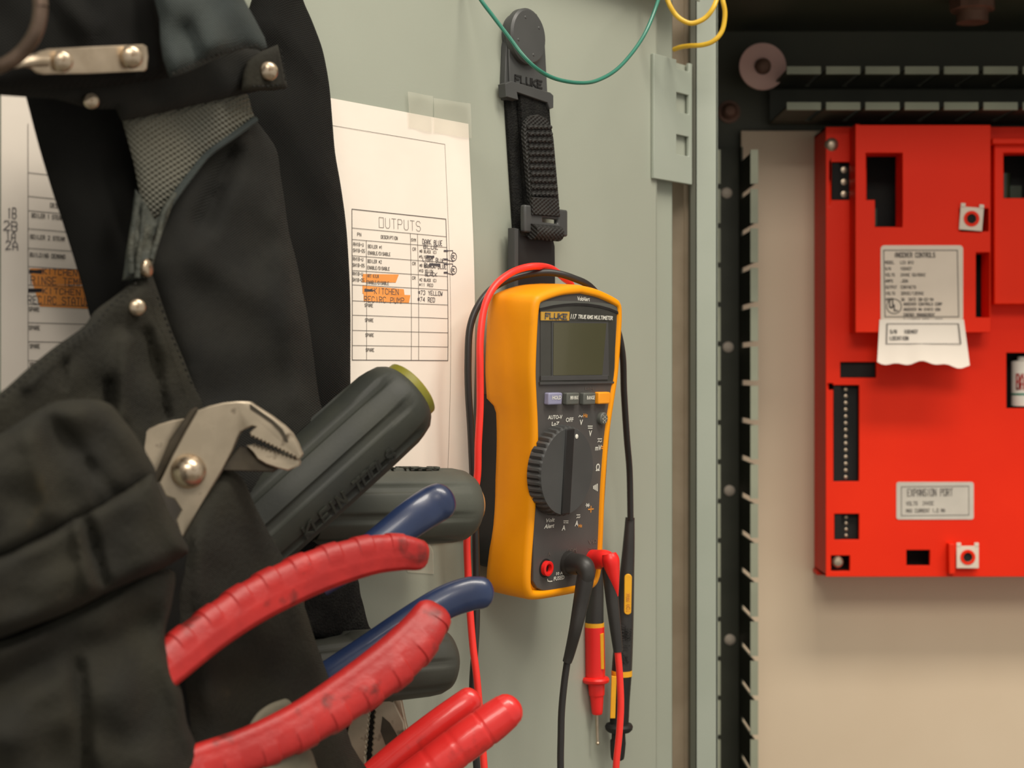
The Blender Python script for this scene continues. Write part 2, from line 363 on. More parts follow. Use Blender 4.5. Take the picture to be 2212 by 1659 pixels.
m = MB(); m.box((x0,YF,ZT-.012), (XR,YF+.002,ZT+.004)); m.build('top_flange', M['flange'], cab, bevel=.0007)
# rolled edge and weathered strip in the hinge gap
m = MB(); m.box((fx(1446,1.10),1.10,ZB), (fx(1480,1.10),1.103,ZT)); m.cyl((fx(1486,1.10),1.101,ZB), (fx(1486,1.10),1.101,ZT), .0032, 16); m.box((fx(1489,1.10),1.10,ZB), (x0+.001,1.102,ZT))
m.build('gap_strip', M['gapstrip'], cab)
# back plate
xp = fx(1600, 1.338)
m = MB(); m.box((xp,1.336,ZB+.05), (XR-.03,1.339,fz(282,1.336))); m.build('back_plate', M['panel'], cab, bevel=.0006)
for px, py in ((1570,417), (1573,750), (1576,1060), (1577,1382)):
    y = 1.333; c = P(px, py, y); MB().lathe((c.x,1.3345,c.z), (0,-1,0), [(0,.0046),(.0015,.0046),(.0030,.003),(.0035,.0005)]).build('screw', M['labelw'], cab)
c = P(1580, 236, 1.33); m = MB(); m.lathe((c.x,1.345,c.z), (0,-1,0), [(0,.0095),(.002,.0095),(.0021,.0065),(.006,.0065),(.0085,.004),(.009,.0005)]); m.build('mounting_bolt', M['rusty'], cab)
# ---- door (swung open, seen from inside)
DT0, DT1 = -.80, on(MD, 1419, 500).x
ZD = .252
dr = MB(MD).box((DT0,0,-.75), (DT1,.0015,ZD)).build('door', M['door'], cab)
m = MB(MD); t2 = on(MD, 1453, 500, .006).x
m.box((DT1-.0015,0,-.75), (DT1,.007,ZD)); m.box((DT1-.0015,.006,-.75), (t2,.0075,ZD)); m.box((t2-.0015,.006,-.75), (t2,.02,ZD)); m.build('door_return_edge', M['door'], dr, bevel=.0005)
m = MB(MD); m.box((DT0,-.016,ZD-.0015), (t2,.004,ZD)); m.box((DT0,-.016,ZD-.006), (t2,-.0145,ZD)); m.build('door_top_lip', M['flange'], dr, bevel=.0004)
# hinge
hg = []
a = on(MD, 1411, 115, -.002); b = on(MD, 1494, 384, -.002); hs = []
for y0, y1 in ((80,155), (199,247), (290,338)):
    p = on(MD, 1460, y0, -.002); q = on(MD, 1487, y1, -.002); hs.append((p.x, q.x, q.z, p.z))
zt = on(MD, 1411, 115, -.002).z; zb = on(MD, 1411, 385, -.002).z
hl = MB(MD); rectplate(hl, a.x, b.x, zb, zt, hs, -.0025, -.0002); hinge = hl.build('hinge', M['flange'], cab, bevel=.0004)
m = MB(MD); m.box((on(MD,1457,200).x,.0010,zb+.002), (on(MD,1488,200).x,.0022,zt-.001)); m.build('hinge_knuckle', M['door'], hinge)
m = MB(MD); xk = on(MD,1494,300,.0).x; m.lathe((xk,.0025,zb+.001), (0,0,1), [(0,.0030),(zt-zb-.002,.0030)], 16); m.build('hinge_pin', M['steeldark'], hinge)
# conduit nut at the top
c = P(2092, 55, 1.23)
m = MB(); m.lathe((c.x,1.22,ZT), (0,0,-1), [(0,.013),(.012,.013),(.0122,.0118),(.02,.0118)]); m.lathe((c.x,1.22,ZT-.001), (0,0,-1), [(0,.0175),(.009,.0175),(.010,.016)], 8)
m.build('conduit_locknut', M['rusty'], cab)
# =================================================================== wiring ducts
def duct(name, label, vertical, a0, a1, lo, hi, yf, yb):
    t = thing(name, label, 'wiring duct', (lo+.015, yb, a0) if vertical else (a0, yb, lo), 'slotted wiring ducts in the cabinet')
    def bx(mb, a, b, c, d, e, f):     # a-b across, c-d along
        mb.box((a,e,c), (b,f,d)) if vertical else mb.box((c,e,a), (d,f,b))
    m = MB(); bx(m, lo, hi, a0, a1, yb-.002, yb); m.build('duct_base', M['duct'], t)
    pitch = .031; gap = .0042
    for side, name2 in ((lo, 'slotted_side'), (hi, 'slotted_side')):
        m = MB(); s = 1 if side == lo else -1; x = a0
        bx(m, min(side, side+s*.0016), max(side, side+s*.0016), a0, a1, yb-.016, yb-.001)
        while x < a1-pitch*.5:
            e = min(x+pitch-gap, a1)
            bx(m, min(side, side+s*.0016), max(side, side+s*.0016), x, e, yf, yb-.014)
            x += pitch
        sd = m.build(name2, M['duct'], t, bevel=.0004); m = MB(); x = a0
        while x < a1-pitch*.5:
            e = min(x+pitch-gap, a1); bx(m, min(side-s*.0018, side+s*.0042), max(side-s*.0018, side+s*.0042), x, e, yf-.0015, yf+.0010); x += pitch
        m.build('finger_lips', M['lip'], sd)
    return t
Yf_, Yb_ = 1.252, 1.336
duct('wiring_duct', 'vertical slotted grey duct between the hinge and the red module', True, ZB+.06, fz(290,1.25), fx(1545,1.25), fx(1633,1.25), Yf_, Yb_)
duct('wiring_duct', 'horizontal slotted dark duct along the top above the red module', False, fx(1700,1.25), XR-.02, fz(232,1.25), fz(148,1.25), Yf_, Yb_)
c = P(1648, 143, 1.300)
m = MB(); n = 40; rg = []
for y, r in ((0,.0068),(0,.0192),(-.0012,.0195),(-.0025,.0192),(-.0025,.0068),(0,.0068)):
    rg.append([Vector((c.x+math.cos(2*PI*i/n)*r, 1.303+y, c.z+math.sin(2*PI*i/n)*r)) for i in range(n)])
m.loft(rg, False, False); w = m.build('fender_washer', M['pink']); tag(w, 'big pinkish round washer at the top left corner of the ducts', 'washer')
m = MB(); m.lathe((c.x,1.345,c.z), (0,-1,0), [(0,.0062),(.048,.0062),(.049,.005),(.050,.003)], 16); w = m.build('threaded_stud', M['rusty']); tag(w, 'dark threaded stud through the big pinkish washer', 'bolt')
# =================================================================== red control module
Y1, Y2, Y3 = 1.285, 1.262, 1.268
mod = thing('control_module', 'bright red control module with white rating label on the back plate', 'controller', (fx(1990,Y1), 1.336, fz(1245,Y1)))
XE = fx(2300, Y1)+.12
m = MB(); hl = [frect(r, Y1) for r in ((1796,1852,350,432), (1815,1893,782,816), (1800,1856,832,1040), (1802,1856,1110,1166), (1958,2009,1188,1222), (2174,2240,762,882), (1795,1836,1200,1234), (1787,1800,828,842))]
rectplate(m, fx(1784,Y1), XE, fz(1246,Y1), fz(274,Y1), hl+[frect((1872,1950,330,490),Y1), frect((2108,2140,545,685),Y1), frect((2168,2230,330,428),Y1), frect((2076,2138,452,502),Y1)], Y1, Y1+.004)
m.build('front_cover', M['red'], mod, bevel=.0008)
m = MB(); xa, za, zc = fx(1784,Y1), fz(1246,Y1), fz(274,Y1)
m.box((xa,Y1+.003,za), (xa+.003,1.335,zc)); m.box((xa,Y1+.003,za), (XE,1.335,za+.003)); m.box((xa,Y1+.003,zc-.003), (XE,1.335,zc)); m.box((XE-.003,Y1+.003,za), (XE,1.335,zc))
m.box((xa-.001,1.318,za-.003), (XE,1.3355,za+.001)); m.build('housing', M['red'], mod, bevel=.0008)
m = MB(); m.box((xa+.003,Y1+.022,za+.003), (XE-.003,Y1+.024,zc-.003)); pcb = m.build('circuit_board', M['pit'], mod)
# raised blocks
m = MB(); hb = [frect((1870,1950,330,432),Y2), frect((1890,1950,430,491),Y2), frect((2108,2138,545,686),Y2), frect((2072,2136,450,500),Y2)]
rectplate(m, fx(1848,Y2), fx(2140,Y2), fz(718,Y2), fz(270,Y2), hb, Y2, Y1+.0005)
b1 = m.build('raised_cover', M['red'], mod, bevel=.0008)
m = MB(); hb = [frect((2168,2240,330,428),Y3)]; rectplate(m, fx(2148,Y3), XE-.01, fz(657,Y3), fz(302,Y3), hb, Y3, Y1+.0005); m.build('raised_cover', M['red'], mod, bevel=.0008)
m = MB(); m.box((fx(2146,1.26),1.262,fz(310,1.26)), (XE-.02,1.285,fz(298,1.26))); m.build('cover_rib', M['red'], mod, bevel=.0006)
m = MB(); m.add([P(2100,720,Y2+.001),P(2148,720,Y2+.001),P(2148,690,Y2+.001),P(2148,700,Y1),P(2142,762,Y1),P(2100,722,Y1)], [(0,1,2),(0,1,4,5),(1,2,3,4)]); 
# corner posts and screws
for px, py, s in ((1797,312,.0055), (1810,1214,.0045)):
    c = P(px, py, Y1); MB().lathe((c.x,Y1+.002,c.z), (0,-1,0), [(0,s),(.002,s),(.0035,s*.7),(.004,s*.2)], 14).build('screw', M['steel'], mod)
m = MB(); m.box((fx(1840,Y1),Y1-.014,fz(338,Y1)), (fx(1849,Y1),Y1,fz(274,Y1))); m.build('corner_rib', M['red'], mod)
# connectors
def strip(r, rows, mm=M['steel'], depth=.006):
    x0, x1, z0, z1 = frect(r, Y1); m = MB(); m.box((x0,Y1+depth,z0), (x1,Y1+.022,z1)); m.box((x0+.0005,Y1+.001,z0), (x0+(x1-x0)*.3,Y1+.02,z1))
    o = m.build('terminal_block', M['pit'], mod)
    for k in range(rows):
        z = z0+(z1-z0)*(k+.5)/rows; xc = x0+(x1-x0)*.55
        MB().lathe((xc,Y1+depth+.001,z), (0,-1,0), [(0,(z1-z0)/rows*.28),(.0012,(z1-z0)/rows*.26),(.0016,(z1-z0)/rows*.1)], 10).build('terminal_screw', mm, o)
strip((1800,1855,834,1039), 14); strip((1802,1855,1112,1165), 4); strip((1797,1851,352,431), 3)
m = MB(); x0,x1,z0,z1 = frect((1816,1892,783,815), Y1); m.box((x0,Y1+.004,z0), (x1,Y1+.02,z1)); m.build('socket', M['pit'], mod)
m = MB(); x0,x1,z0,z1 = frect((1898,1916,440,480), Y2); m.box((x0,Y1+.012,z0), (x1,Y1+.02,z1)); m.build('circuit_component', M['chip'], mod)
m = MB(); x0,x1,z0,z1 = frect((2172,2230,345,425), Y3); m.box((x0,Y1+.010,z0), (x1,Y1+.012,z0+.012)); m.lathe(((x0+x1)/2-.003,Y1+.012,z0), (0,0,1), [(0,.005),(.022,.005)], 14); m.build('circuit_component', M['chip'], mod)
# battery in its window
x0,x1,z0,z1 = frect((2184,2235,770,878), Y1)
bt = MB().lathe((x0+.013,Y1+.012,z0), (0,0,1), [(0,.002),(.0002,.009),(z1-z0-.004,.009),(z1-z0-.003,.004),(z1-z0,.004)], 20).build('battery', M['white'], mod, label='white battery with red lettering and a green band')
m = MB(); m.lathe((x0+.013,Y1+.012,z0+.009), (0,0,1), [(0,.0092),(.0016,.0092)], 20); m.build('battery_band', mat('green_band', (20,120,96), .4), bt)
m = MB(); fn = lambda u, v, h: Vector((x0+.013+math.sin(u/.0093)*.0094, Y1+.012-math.cos(u/.0093)*.0094, z0+v)); strokes(m, 'BATT', -.0075, .014, .012, .0012, fn, asp=.28, sp=1.5); m.build('battery_lettering', M['gripred'], bt)
# spring clips
def clip(px0, px1, py0, py1, Y, rot):
    x0, x1, z0, z1 = frect((px0, px1, py0, py1), Y); cx, cz = (x0+x1)/2, (z0+z1)/2; R_ = Matrix.Translation((cx, Y-.002, cz)) @ Matrix.Rotation(rot, 4, 'Y')
    hw = (x1-x0)/2; m = MB(R_); n = 28; sq = []; k = []
    for i in range(n):
        a = 2*PI*i/n+PI/4; u = max(abs(math.cos(a)), abs(math.sin(a))); sq.append(Vector((math.cos(a)/u*hw, 0, math.sin(a)/u*hw))); k.append(Vector((math.cos(a)*hw*.42, 0, math.sin(a)*hw*.42)))
    d = Vector((0,.0015,0)); m.loft([k, sq, [p+d for p in sq], [p+d for p in k], k], False, False)
    m.box((-hw,0,hw*.9), (-hw*.6,.0015,hw*1.3)); m.box((hw*.6,0,hw*.9), (hw,.0015,hw*1.3))
    o = m.build('spring_clip', M['labelw'], mod, bevel=.0003)
    m = MB(R_); n = 28; m.loft([[Vector((math.cos(2*PI*i/n)*r, y, math.sin(2*PI*i/n)*r)) for i in range(n)] for y, r in ((.002,hw*.68),(-.0006,hw*.68),(-.0006,hw*.42),(.002,hw*.42))], False, False); m.build('clip_ring', M['red'], o)
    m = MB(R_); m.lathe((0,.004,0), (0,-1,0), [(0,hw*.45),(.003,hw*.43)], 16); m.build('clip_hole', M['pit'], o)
clip(2072, 2122, 449, 497, Y2-.001, .08); clip(2065, 2113, 1178, 1228, Y1-.004, 0)
m = MB(); x0,x1,z0,z1 = frect((2044,2058,1172,1238), Y1); m.box((x0,Y1-.008,z0), (x1,Y1+.002,z1)); m.build('clip_post', M['red'], mod, bevel=.0008)
# labels
def lab(x0, x1, z0, z1, Y, r, m_, th=.0004):
    m = MB(); pts = []
    for cx, cz, a0 in ((x1-r,z0+r,-90), (x1-r,z1-r,0), (x0+r,z1-r,90), (x0+r,z0+r,180)):
        for k in range(6): a = math.radians(a0+18*k); pts.append((cx+r*math.cos(a), Y, cz+r*math.sin(a)))
    m.poly(pts, (0, th, 0)); return m.build('label', m_, mod)
x0,x1,z0,z1 = frect((1902,2080,530,694), Y2); o = lab(x0, x1, z0, z1, Y2-.0006, .003, M['labelw']); fn = lambda u, v, h: Vector((x0+u+v*-.02, Y2-.0008, z0+v)); W_ = x1-x0; H_ = z1-z0
m = MB(); q = [(.0035,.0035),(W_-.0035,.0035),(W_-.0035,H_-.004),(.0035,H_-.004)]
for a, b in zip(q, q[1:]+q[:1]): ribbon(m, a, b, .0007, fn)
strokes(m, 'ANDOVER CONTROLS', .0125, H_-.0095, .0036, .0006, fn, .62, 1.35)
rows = [('MODEL','LCX 810'), ('S/N','100407'), ('VOLTS','24VAC 50/60HZ'), ('AMPS','.60A'), ('OUTPUT','CONTACTS'), ('VOLTS','30VDC/120VAC'), ('AMPS','3A  DATE 08-02-94')]
for k, (a, b) in enumerate(rows): strokes(m, a, .0045, H_-.0148-.0049*k, .0022, .0004, fn, .75, 1.4); strokes(m, b, .0165, H_-.0148-.0049*k, .0022, .0004, fn, .75, 1.4)
for k, t_ in enumerate(('ANDOVER CONTROLS CORP', 'ANDOVER MA 01810 USA', 'ENERGY MANAGEMENT', 'EQUIPMENT 99RD LISTED')): strokes(m, t_, .0185, H_-.0478-.0042*k, .0021, .0004, fn, .75, 1.4)
uc, vc = .0108, .0118
for k in range(28): a, b = 2*PI*k/28, 2*PI*(k+1)/28; ribbon(m, (uc+.0058*math.cos(a), vc+.0058*math.sin(a)), (uc+.0058*math.cos(b), vc+.0058*math.sin(b)), .0007, fn)
strokes(m, 'U', uc-.0034, vc-.001, .0045, .0011, fn, .8); strokes(m, 'L', uc+.0002, vc-.0034, .0045, .0011, fn, .8)
m.build('label_print', M['ink'], o)
# torn lower half of the label, curling away
m = MB(); nx, nz = 22, 14; vs = []; top = [(1900,690),(2082,692)]
for j in range(nz+1):
    for i in range(nx+1):
        s, t = i/nx, j/nz; px = (1900-3*t+14*s*t*0)+(182+18*t)*s-2*t; py = 690+(92+4*math.sin(s*9)+3*math.sin(s*23)+8*s)*t
        vs.append(P(px, py, Y2-.0012-.011*t*t-.002*math.sin(s*PI)*t))
fs = [(j*(nx+1)+i, j*(nx+1)+i+1, (j+1)*(nx+1)+i+1, (j+1)*(nx+1)+i) for j in range(nz) for i in range(nx)]; nV = len(vs)
vs += [v+Vector((0,.0003,0)) for v in vs]; fs += [tuple(nV+k for k in reversed(f)) for f in fs]
bd = [i for i in range(nx+1)]+[(j+1)*(nx+1)-1 for j in range(1,nz+1)]+[nz*(nx+1)+i for i in range(nx-1,-1,-1)]+[j*(nx+1) for j in range(nz-1,0,-1)]
fs += [(bd[k], bd[(k+1) % len(bd)], nV+bd[(k+1) % len(bd)], nV+bd[k]) for k in range(len(bd))]
m.add(vs, fs); lo_ = m.build('torn_label', M['paper'], mod, label='torn curling lower label')
def fl(u, v, h):   # u,v in 0..1 of the torn part
    px = 1900-2*v+(182+16*v)*u-2*v; py = 690+94*v; return P(px, py, Y2-.0012-.011*v*v-.002*math.sin(u*PI)*v-.0006)
m = MB(); q = [(.09,.10),(.93,.10),(.93,.56),(.09,.56)]
for a, b in zip(q, q[1:]+q[:1]):
    for k in range(8): ribbon(m, (a[0]+(b[0]-a[0])*k/8, a[1]+(b[1]-a[1])*k/8), (a[0]+(b[0]-a[0])*(k+1)/8, a[1]+(b[1]-a[1])*(k+1)/8), .014, fl)
fl2 = lambda u, v, h: fl(u, .9-v, h)
strokes(m, 'S/N   100407', .13, .58, .08, .009, fl2, .35, 1.45); strokes(m, 'LOCATION', .13, .43, .08, .009, fl2, .35, 1.45); m.build('label_print', M['ink'], lo_)
x0b,x1b,z0b,z1b = frect((1936,2103,1041,1122), Y1); o = lab(x0b, x1b, z0b, z1b, Y1-.0006, .002, M['labelg']); fn = lambda u, v, h: Vector((x0b+u, Y1-.0008, z0b+v+u*.01)); W_ = x1b-x0b; H_ = z1b-z0b
m = MB(); q = [(.004,.003),(W_-.004,.003),(W_-.004,H_-.004),(.004,H_-.004)]
for a, b in zip(q, q[1:]+q[:1]): ribbon(m, a, b, .0005, fn)
strokes(m, 'EXPANSION PORT', .009, H_-.0115, .0055, .0006, fn, .5, 1.45); strokes(m, 'VOLTS  24VDC', .008, .0115, .0028, .0004, fn, .7, 1.45); strokes(m, 'MAX CURRENT 1.0 MA', .008, .0055, .0028, .0004, fn, .65, 1.45)
m.build('label_print', M['ink'], o)
# =================================================================== paper sheet on the door
R3 = MD.to_3x3(); NRM = R3 @ Vector((0,-1,0))
ZPT, ZPB, XPL = .1390, -.0950, -.3020
def soff(x, z):
    s = max(0, min(1, (x+.13)/.13)); s = s*s*(3-2*s)
    return .0009+.0048*s*max(0, math.sin(PI*max(0, min(1, (ZPT-z)/(ZPT-ZPB)))))**1.2
def surf(x, z, h=0): return MD @ Vector((x, -soff(x, z)-h, z))
def pp(px, py):
    o = .001
    for _ in range(6): q = on(MD, px, py, -o); o = soff(q.x, q.z)
    return q.x, q.z
XPR = pp(1012, 268)[0]
m = MB(); nx, nz = 60, 46; vs = []
for j in range(nz+1):
    for i in range(nx+1):
        x = XPL+(XPR-XPL)*i/nx; z = ZPB+(ZPT-ZPB)*j/nz; vs.append(surf(x, z, .0001*noise.noise(Vector((x*40, z*40, 3)))))
fs = [(j*(nx+1)+i, j*(nx+1)+i+1, (j+1)*(nx+1)+i+1, (j+1)*(nx+1)+i) for j in range(nz) for i in range(nx)]; nV = len(vs)
vs += [v-NRM*.0002 for v in vs]; fs += [tuple(nV+k for k in reversed(f)) for f in fs]
bd = [i for i in range(nx+1)]+[(j+1)*(nx+1)-1 for j in range(1,nz+1)]+[nz*(nx+1)+i for i in range(nx-1,-1,-1)]+[j*(nx+1) for j in range(nz-1,0,-1)]
fs += [(bd[k], bd[(k+1) % len(bd)], nV+bd[(k+1) % len(bd)], nV+bd[k]) for k in range(len(bd))]
m.add(vs, fs); sheet = tag(m.build('wiring_sheet', M['paper']), 'cream paper sheet with printed OUTPUTS table and orange highlighting taped to the door', 'paper sheet')
sf = lambda u, v, h: surf(u, v, .00024+h)
hf = lambda u, v, h: surf(u, v, .00017+h)
def z6(x, y): return pp(700+x/2.514, 180+y/2.514)
def line(mb, a, b, wd, fn=sf, n=10):
    for k in range(n): ribbon(mb, (a[0]+(b[0]-a[0])*k/n, a[1]+(b[1]-a[1])*k/n), (a[0]+(b[0]-a[0])*(k+1)/n, a[1]+(b[1]-a[1])*(k+1)/n), wd, fn)
def fits(mb, txt, a, xr, hpx, wd, jit=0, sp=1.45, fn=sf):    # a = px left baseline, xr = px right end
    u, v = pp(*a); u1 = pp(xr, a[1])[0]; h = hpx*dd(a[0])/F; n = len(txt); asp = (u1-u)/((n-1)*4*sp+4)/(h/6)
    strokes(mb, txt, u, v, h, wd, fn, asp, sp, jit=jit)
ink = MB(); LW = .00024
# border and table, right part
zb_ = z6(655, 331)[1]; xb_ = z6(655, 331)[0]; xbl = XPL+.012; xe = z6(676, 1560)[0]
line(ink, (xbl, zb_), (xb_, zb_), LW*.8, n=24); line(ink, (xb_, zb_), (xb_+.001, ZPB+.012), LW*.7, n=24); line(ink, (xbl, ZPB+.012), (xb_+.001, ZPB+.012), LW*.7, n=24)
xl, xr_ = z6(150, 700)[0], z6(661, 760)[0]
rowz = [z6(152, 683)[1], z6(148, 785)[1], z6(148, 847)[1], z6(143, 935)[1], z6(138, 1015)[1], z6(135, 1093)[1], z6(140, 1180)[1], z6(140, 1258)[1], z6(143, 1341)[1], z6(145, 1423)[1], z6(146, 1502)[1]]
for k, z in enumerate(rowz): line(ink, (xl, z), (xr_, z), LW*(1.5 if k in (0, 10) else 1))
line(ink, (xl, rowz[0]), (xl, rowz[10]), LW*1.5); line(ink, (xr_, rowz[0]), (xr_, rowz[10]), LW*1.5)
for xx, k0 in ((228, 2), (468, 1), (507, 1)): x = z6(xx, 850)[0]; line(ink, (x, rowz[k0]), (x, rowz[10]), LW)
def f6(mb, t, x0, y, x1, h, wd=.00024, jit=0, **k): fits(mb, t, (700+x0/2.514, 180+y/2.514), 700+x1/2.514, h/2.514, wd, jit, **k)
f6(ink, 'OUTPUTS', 298, 782, 522, 54, .00022); f6(ink, 'PN', 180, 828, 200, 17); f6(ink, 'DESCRIPTION', 308, 842, 398, 17); f6(ink, 'SYM', 473, 857, 497, 15)
for k, (a, b, c, d) in enumerate((('RH1B-U','BOILER #1','#8 BLACK (C)','#9 YELLOW'), ('RH1B-U','BOILER #2','#8 BLACK (C)','#10 YELLOW'), ('RH1B-U','ART KILN','#2 BLACK (C)','#11 RED'))):
    y = 80*k
    f6(ink, a, 158-2*k, 881+y, 213-2*k, 17); f6(ink, 'SH1B-05', 157-2*k, 914+y, 220-2*k, 17); f6(ink, b, 238-2*k, 893+y, (314 if k < 2 else 300)-3*k, 17); f6(ink, 'ENABLE/DISABLE', 238-3*k, 928+y, 358-4*k, 17)
    f6(ink, 'CR', 480-k, 907+y*.98, 497-k, 15); f6(ink, c, 518, 918+y*.97, 610, 15); f6(ink, d, 516, 948+y*.95, 590, 15)
for k in range(4): f6(ink, 'SPARE', 220+2*k, 1213+81*k, 264+2*k, 17)
# left part of the same sheet
xv = pp(60, 600)[0]; zl = [pp(62, y)[1] for y in (373,424,455,494,536,576,616,657,697,738,779,820)]
for z in zl: line(ink, (xv, z), (xv+.085, z), LW)
line(ink, (xv, pp(62,268)[1]), (xv, zl[-1]), LW)
for t, x, y, x1 in (('DESCRIPTION',108,447,170), ('BOILER 1 STEAM',68,469,135), ('BOILER 2 STEAM',65,515,139), ('BUILDING DEMAND',64,554,140), ('SPARE',62,672,84), ('SPARE',62,712,85), ('SPARE',64,752,85), ('SPARE',64,792,85)):
    fits(ink, t, (x, y), x1, 8.5, .00026)
ink.build('printed_table', M['ink'], sheet, sharp=0)
# highlighter patches
m = MB()
for q in (((210,1035),(405,1038),(388,1082),(205,1080)), ((208,1098),(432,1118),(436,1150),(208,1142)), ((214,1142),(468,1150),(460,1192),(214,1185))):
    a = [z6(*p) for p in q]
    for i in range(8):
        for j in range(2):
            def B(s, t): return tuple((a[0][k]*(1-s)+a[1][k]*s)*(1-t)+(a[3][k]*(1-s)+a[2][k]*s)*t for k in (0, 1))
            c = [B(i/8, j/2), B((i+1)/8, j/2), B((i+1)/8, (j+1)/2), B(i/8, (j+1)/2)]; m.add([hf(u, v, 0) for u, v in c], [(0,1,2,3)])
m.build('highlighter_mark', M['hilite'], sheet, sharp=0); m = MB()
for q in (((64,580),(190,582),(190,615),(70,614)), ((70,612),(210,620),(210,668),(86,662))):
    a = [pp(*p) for p in q]; m.add([hf(u, v, 0) for u, v in a], [(0,1,2,3)])
m.build('highlighter_mark', M['hilite'], sheet, sharp=0)
pen = MB()
f6(pen, 'DARK BLUE', 535, 872, 640, 26, .00030, .5); f6(pen, 'BLUE', 540, 896, 615, 18, .00030, .5); f6(pen, 'LIGHT BLUE', 535, 966, 650, 22, .00030, .5); f6(pen, 'BLACK BLUE', 545, 1000, 662, 24, .00030, .5)
f6(pen, 'BLACK', 548, 1045, 612, 20, .00030, .5); f6(pen, 'KITCHEN', 272, 1142, 402, 30, .00030, .3); f6(pen, 'RECIRC PUMP', 218, 1186, 432, 30, .00030, .3); f6(pen, '#73 YELLOW', 510, 1146, 642, 22, .00030, .3); f6(pen, '#74 RED', 508, 1184, 600, 24, .00030, .3)
for x, y, w_ in ((218,1124,48), (570,985,60), (555,940,40)):
    for k in range(7): a = z6(x+random.uniform(0,6), y+random.uniform(-7,7)); b = z6(x+w_+random.uniform(-6,2), y+random.uniform(-7,7)); line(pen, a, b, .0005, n=1)
for cx, cy in ((703,942), (703,1014)):
    for k in range(20):
        a, b = 2*PI*k/20, 2*PI*(k+1)/20; line(pen, z6(cx+15*math.cos(a), cy+22*math.sin(a)), z6(cx+15*math.cos(b), cy+22*math.sin(b)), .0004, n=1)
    for q in (((650,cy-32),(697,cy-34),(698,cy-22)), ((655,cy+14),(700,cy+26),(698,cy+20)), ((694,cy+10),(694,cy-8),(706,cy-6),(698,cy+2),(708,cy+10))):
        for a, b in zip(q, q[1:]): line(pen, z6(*a), z6(*b), .0004, n=1)
    for qy in (cy-32, cy+14): a = z6(652, qy); line(pen, a, z6(668, qy), .0010, n=1)
pen.build('handwriting', M['pen'], sheet, sharp=0); pen = MB()
for t, x, y, x1, h in (('1B',16,470,34,21), ('2B',8,497,36,20), ('1A',13,518,32,18), ('2A',12,538,37,18)): fits(pen, t, (x, y), x1, h, .0004, .35)
pen.build('handwriting', M['pen'], sheet, sharp=0); pen = MB()
fits(pen, 'KITCHEN', (92, 592), 165, 12, .00035, .3); fits(pen, 'RINSE TEMP', (66, 613), 178, 16, .00035, .3); fits(pen, 'KITCHEN', (92, 634), 172, 12, .00035, .3); fits(pen, 'RECIRC STATUS', (60, 655), 192, 16, .00035, .3)
for x, y, w_ in ((64,587,24), (62,627,26)):
    for k in range(6): line(pen, pp(x, y+random.uniform(-3,3)), pp(x+w_, y+random.uniform(-3,3)), .0008, n=1)
pen.build('handwriting', M['pen'], sheet, sharp=0)
def tapeq(q, name, lbl):
    a = [pp(*p) for p in q]; m = MB(); g = 6; vs = []
    for j in range(g+1):
        for i in range(g+1):
            s, t = i/g, j/g; u, v = [(a[0][k]*(1-s)+a[1][k]*s)*(1-t)+(a[3][k]*(1-s)+a[2][k]*s)*t for k in (0, 1)]; vs.append(surf(u, v, .0009+.0004*math.sin(s*7+t*3)))
    fs = [(j*(g+1)+i, j*(g+1)+i+1, (j+1)*(g+1)+i+1, (j+1)*(g+1)+i) for j in range(g) for i in range(g)]; nV = len(vs)
    m.add(vs, fs); return tag(m.build(name, M['tape']), lbl, 'tape')
tapeq([(878,198),(932,208),(932,287),(881,275)], 'adhesive_tape', 'short piece of matte tape crossing the sheet\'s top edge, left of its corner')
tapeq([(934,212),(1013,224),(1017,299),(935,286)], 'adhesive_tape', 'matte tape covering the top right corner of the paper sheet')
q = [MD @ on(MD, x, y, -.0004) for x, y in ((872,1168),(926,1172),(936,1190),(937,1240),(880,1236))]
m = MB(); m.poly(q, NRM*.0001); tag(m.build('adhesive_tape', M['tape']), 'whitish tape scrap on the door below the bottom edge of the sheet', 'tape')
# =================================================================== hanging magnet strap
st = thing('hanging_strap', 'black magnetic hanging strap with buckle holding the yellow meter on the door', 'hanging strap', on(MD, 1150, 90, 0) @ Matrix.Identity(3) if False else MD @ on(MD, 1150, 90, 0))
def dpoly(q, off, th, name, m_, par, bev=.0004, smooth=False, label=None):
    q = crom(q+[q[0]], 5)[:-1] if smooth else q
    m = MB(); m.poly([MD @ on(MD, a[0], a[1], -off) for a in q], -NRM*th, bev); return m.build(name, m_, par, label=label)
c = MD @ on(MD, 1144, 78, -.0098); hd = MB().lathe(c, -NRM, [(0,.0003),(0,.0150),(.0012,.0163),(.0050,.0163),(.0052,.0140),(.0096,.0140)], 40).build('magnet_disc', M['plgrey'], st)
for a in (35, 110, 200, 290):
    q = c+R3 @ Vector((.011*math.cos(math.radians(a)), 0, .011*math.sin(math.radians(a)))); MB().lathe(q+NRM*.0003, -NRM, [(0,.0006),(.0004,.0011),(.001,.0011)], 10).build('disc_stud', M['plgrey'], hd)
hp = dpoly([(1100,60),(1120,30),(1160,30),(1176,70),(1179,120),(1183,205),(1102,190),(1100,120)], .0055, .004, 'hanger_plate', M['plgrey'], st)
m = MB(); u0 = on(MD,1113,170,-.0057); u1 = on(MD,1170,174,-.0057); h_ = .0040
strokes(m, 'FLUKE', u0.x, u0.z-.002, h_, .0010, lambda u, v, h: MD @ Vector((u, -.0056-h, v)), asp=(u1.x-u0.x)/(4*4*1.3+4)/(h_/6), sp=1.3, hgt=.0004); m.build('embossed_lettering', M['black'], hp)
dpoly([(1101,64),(1094,100),(1091,180),(1094,215),(1110,218),(1104,120)], .004, .004, 'hanger_back', M['plgrey'], st)
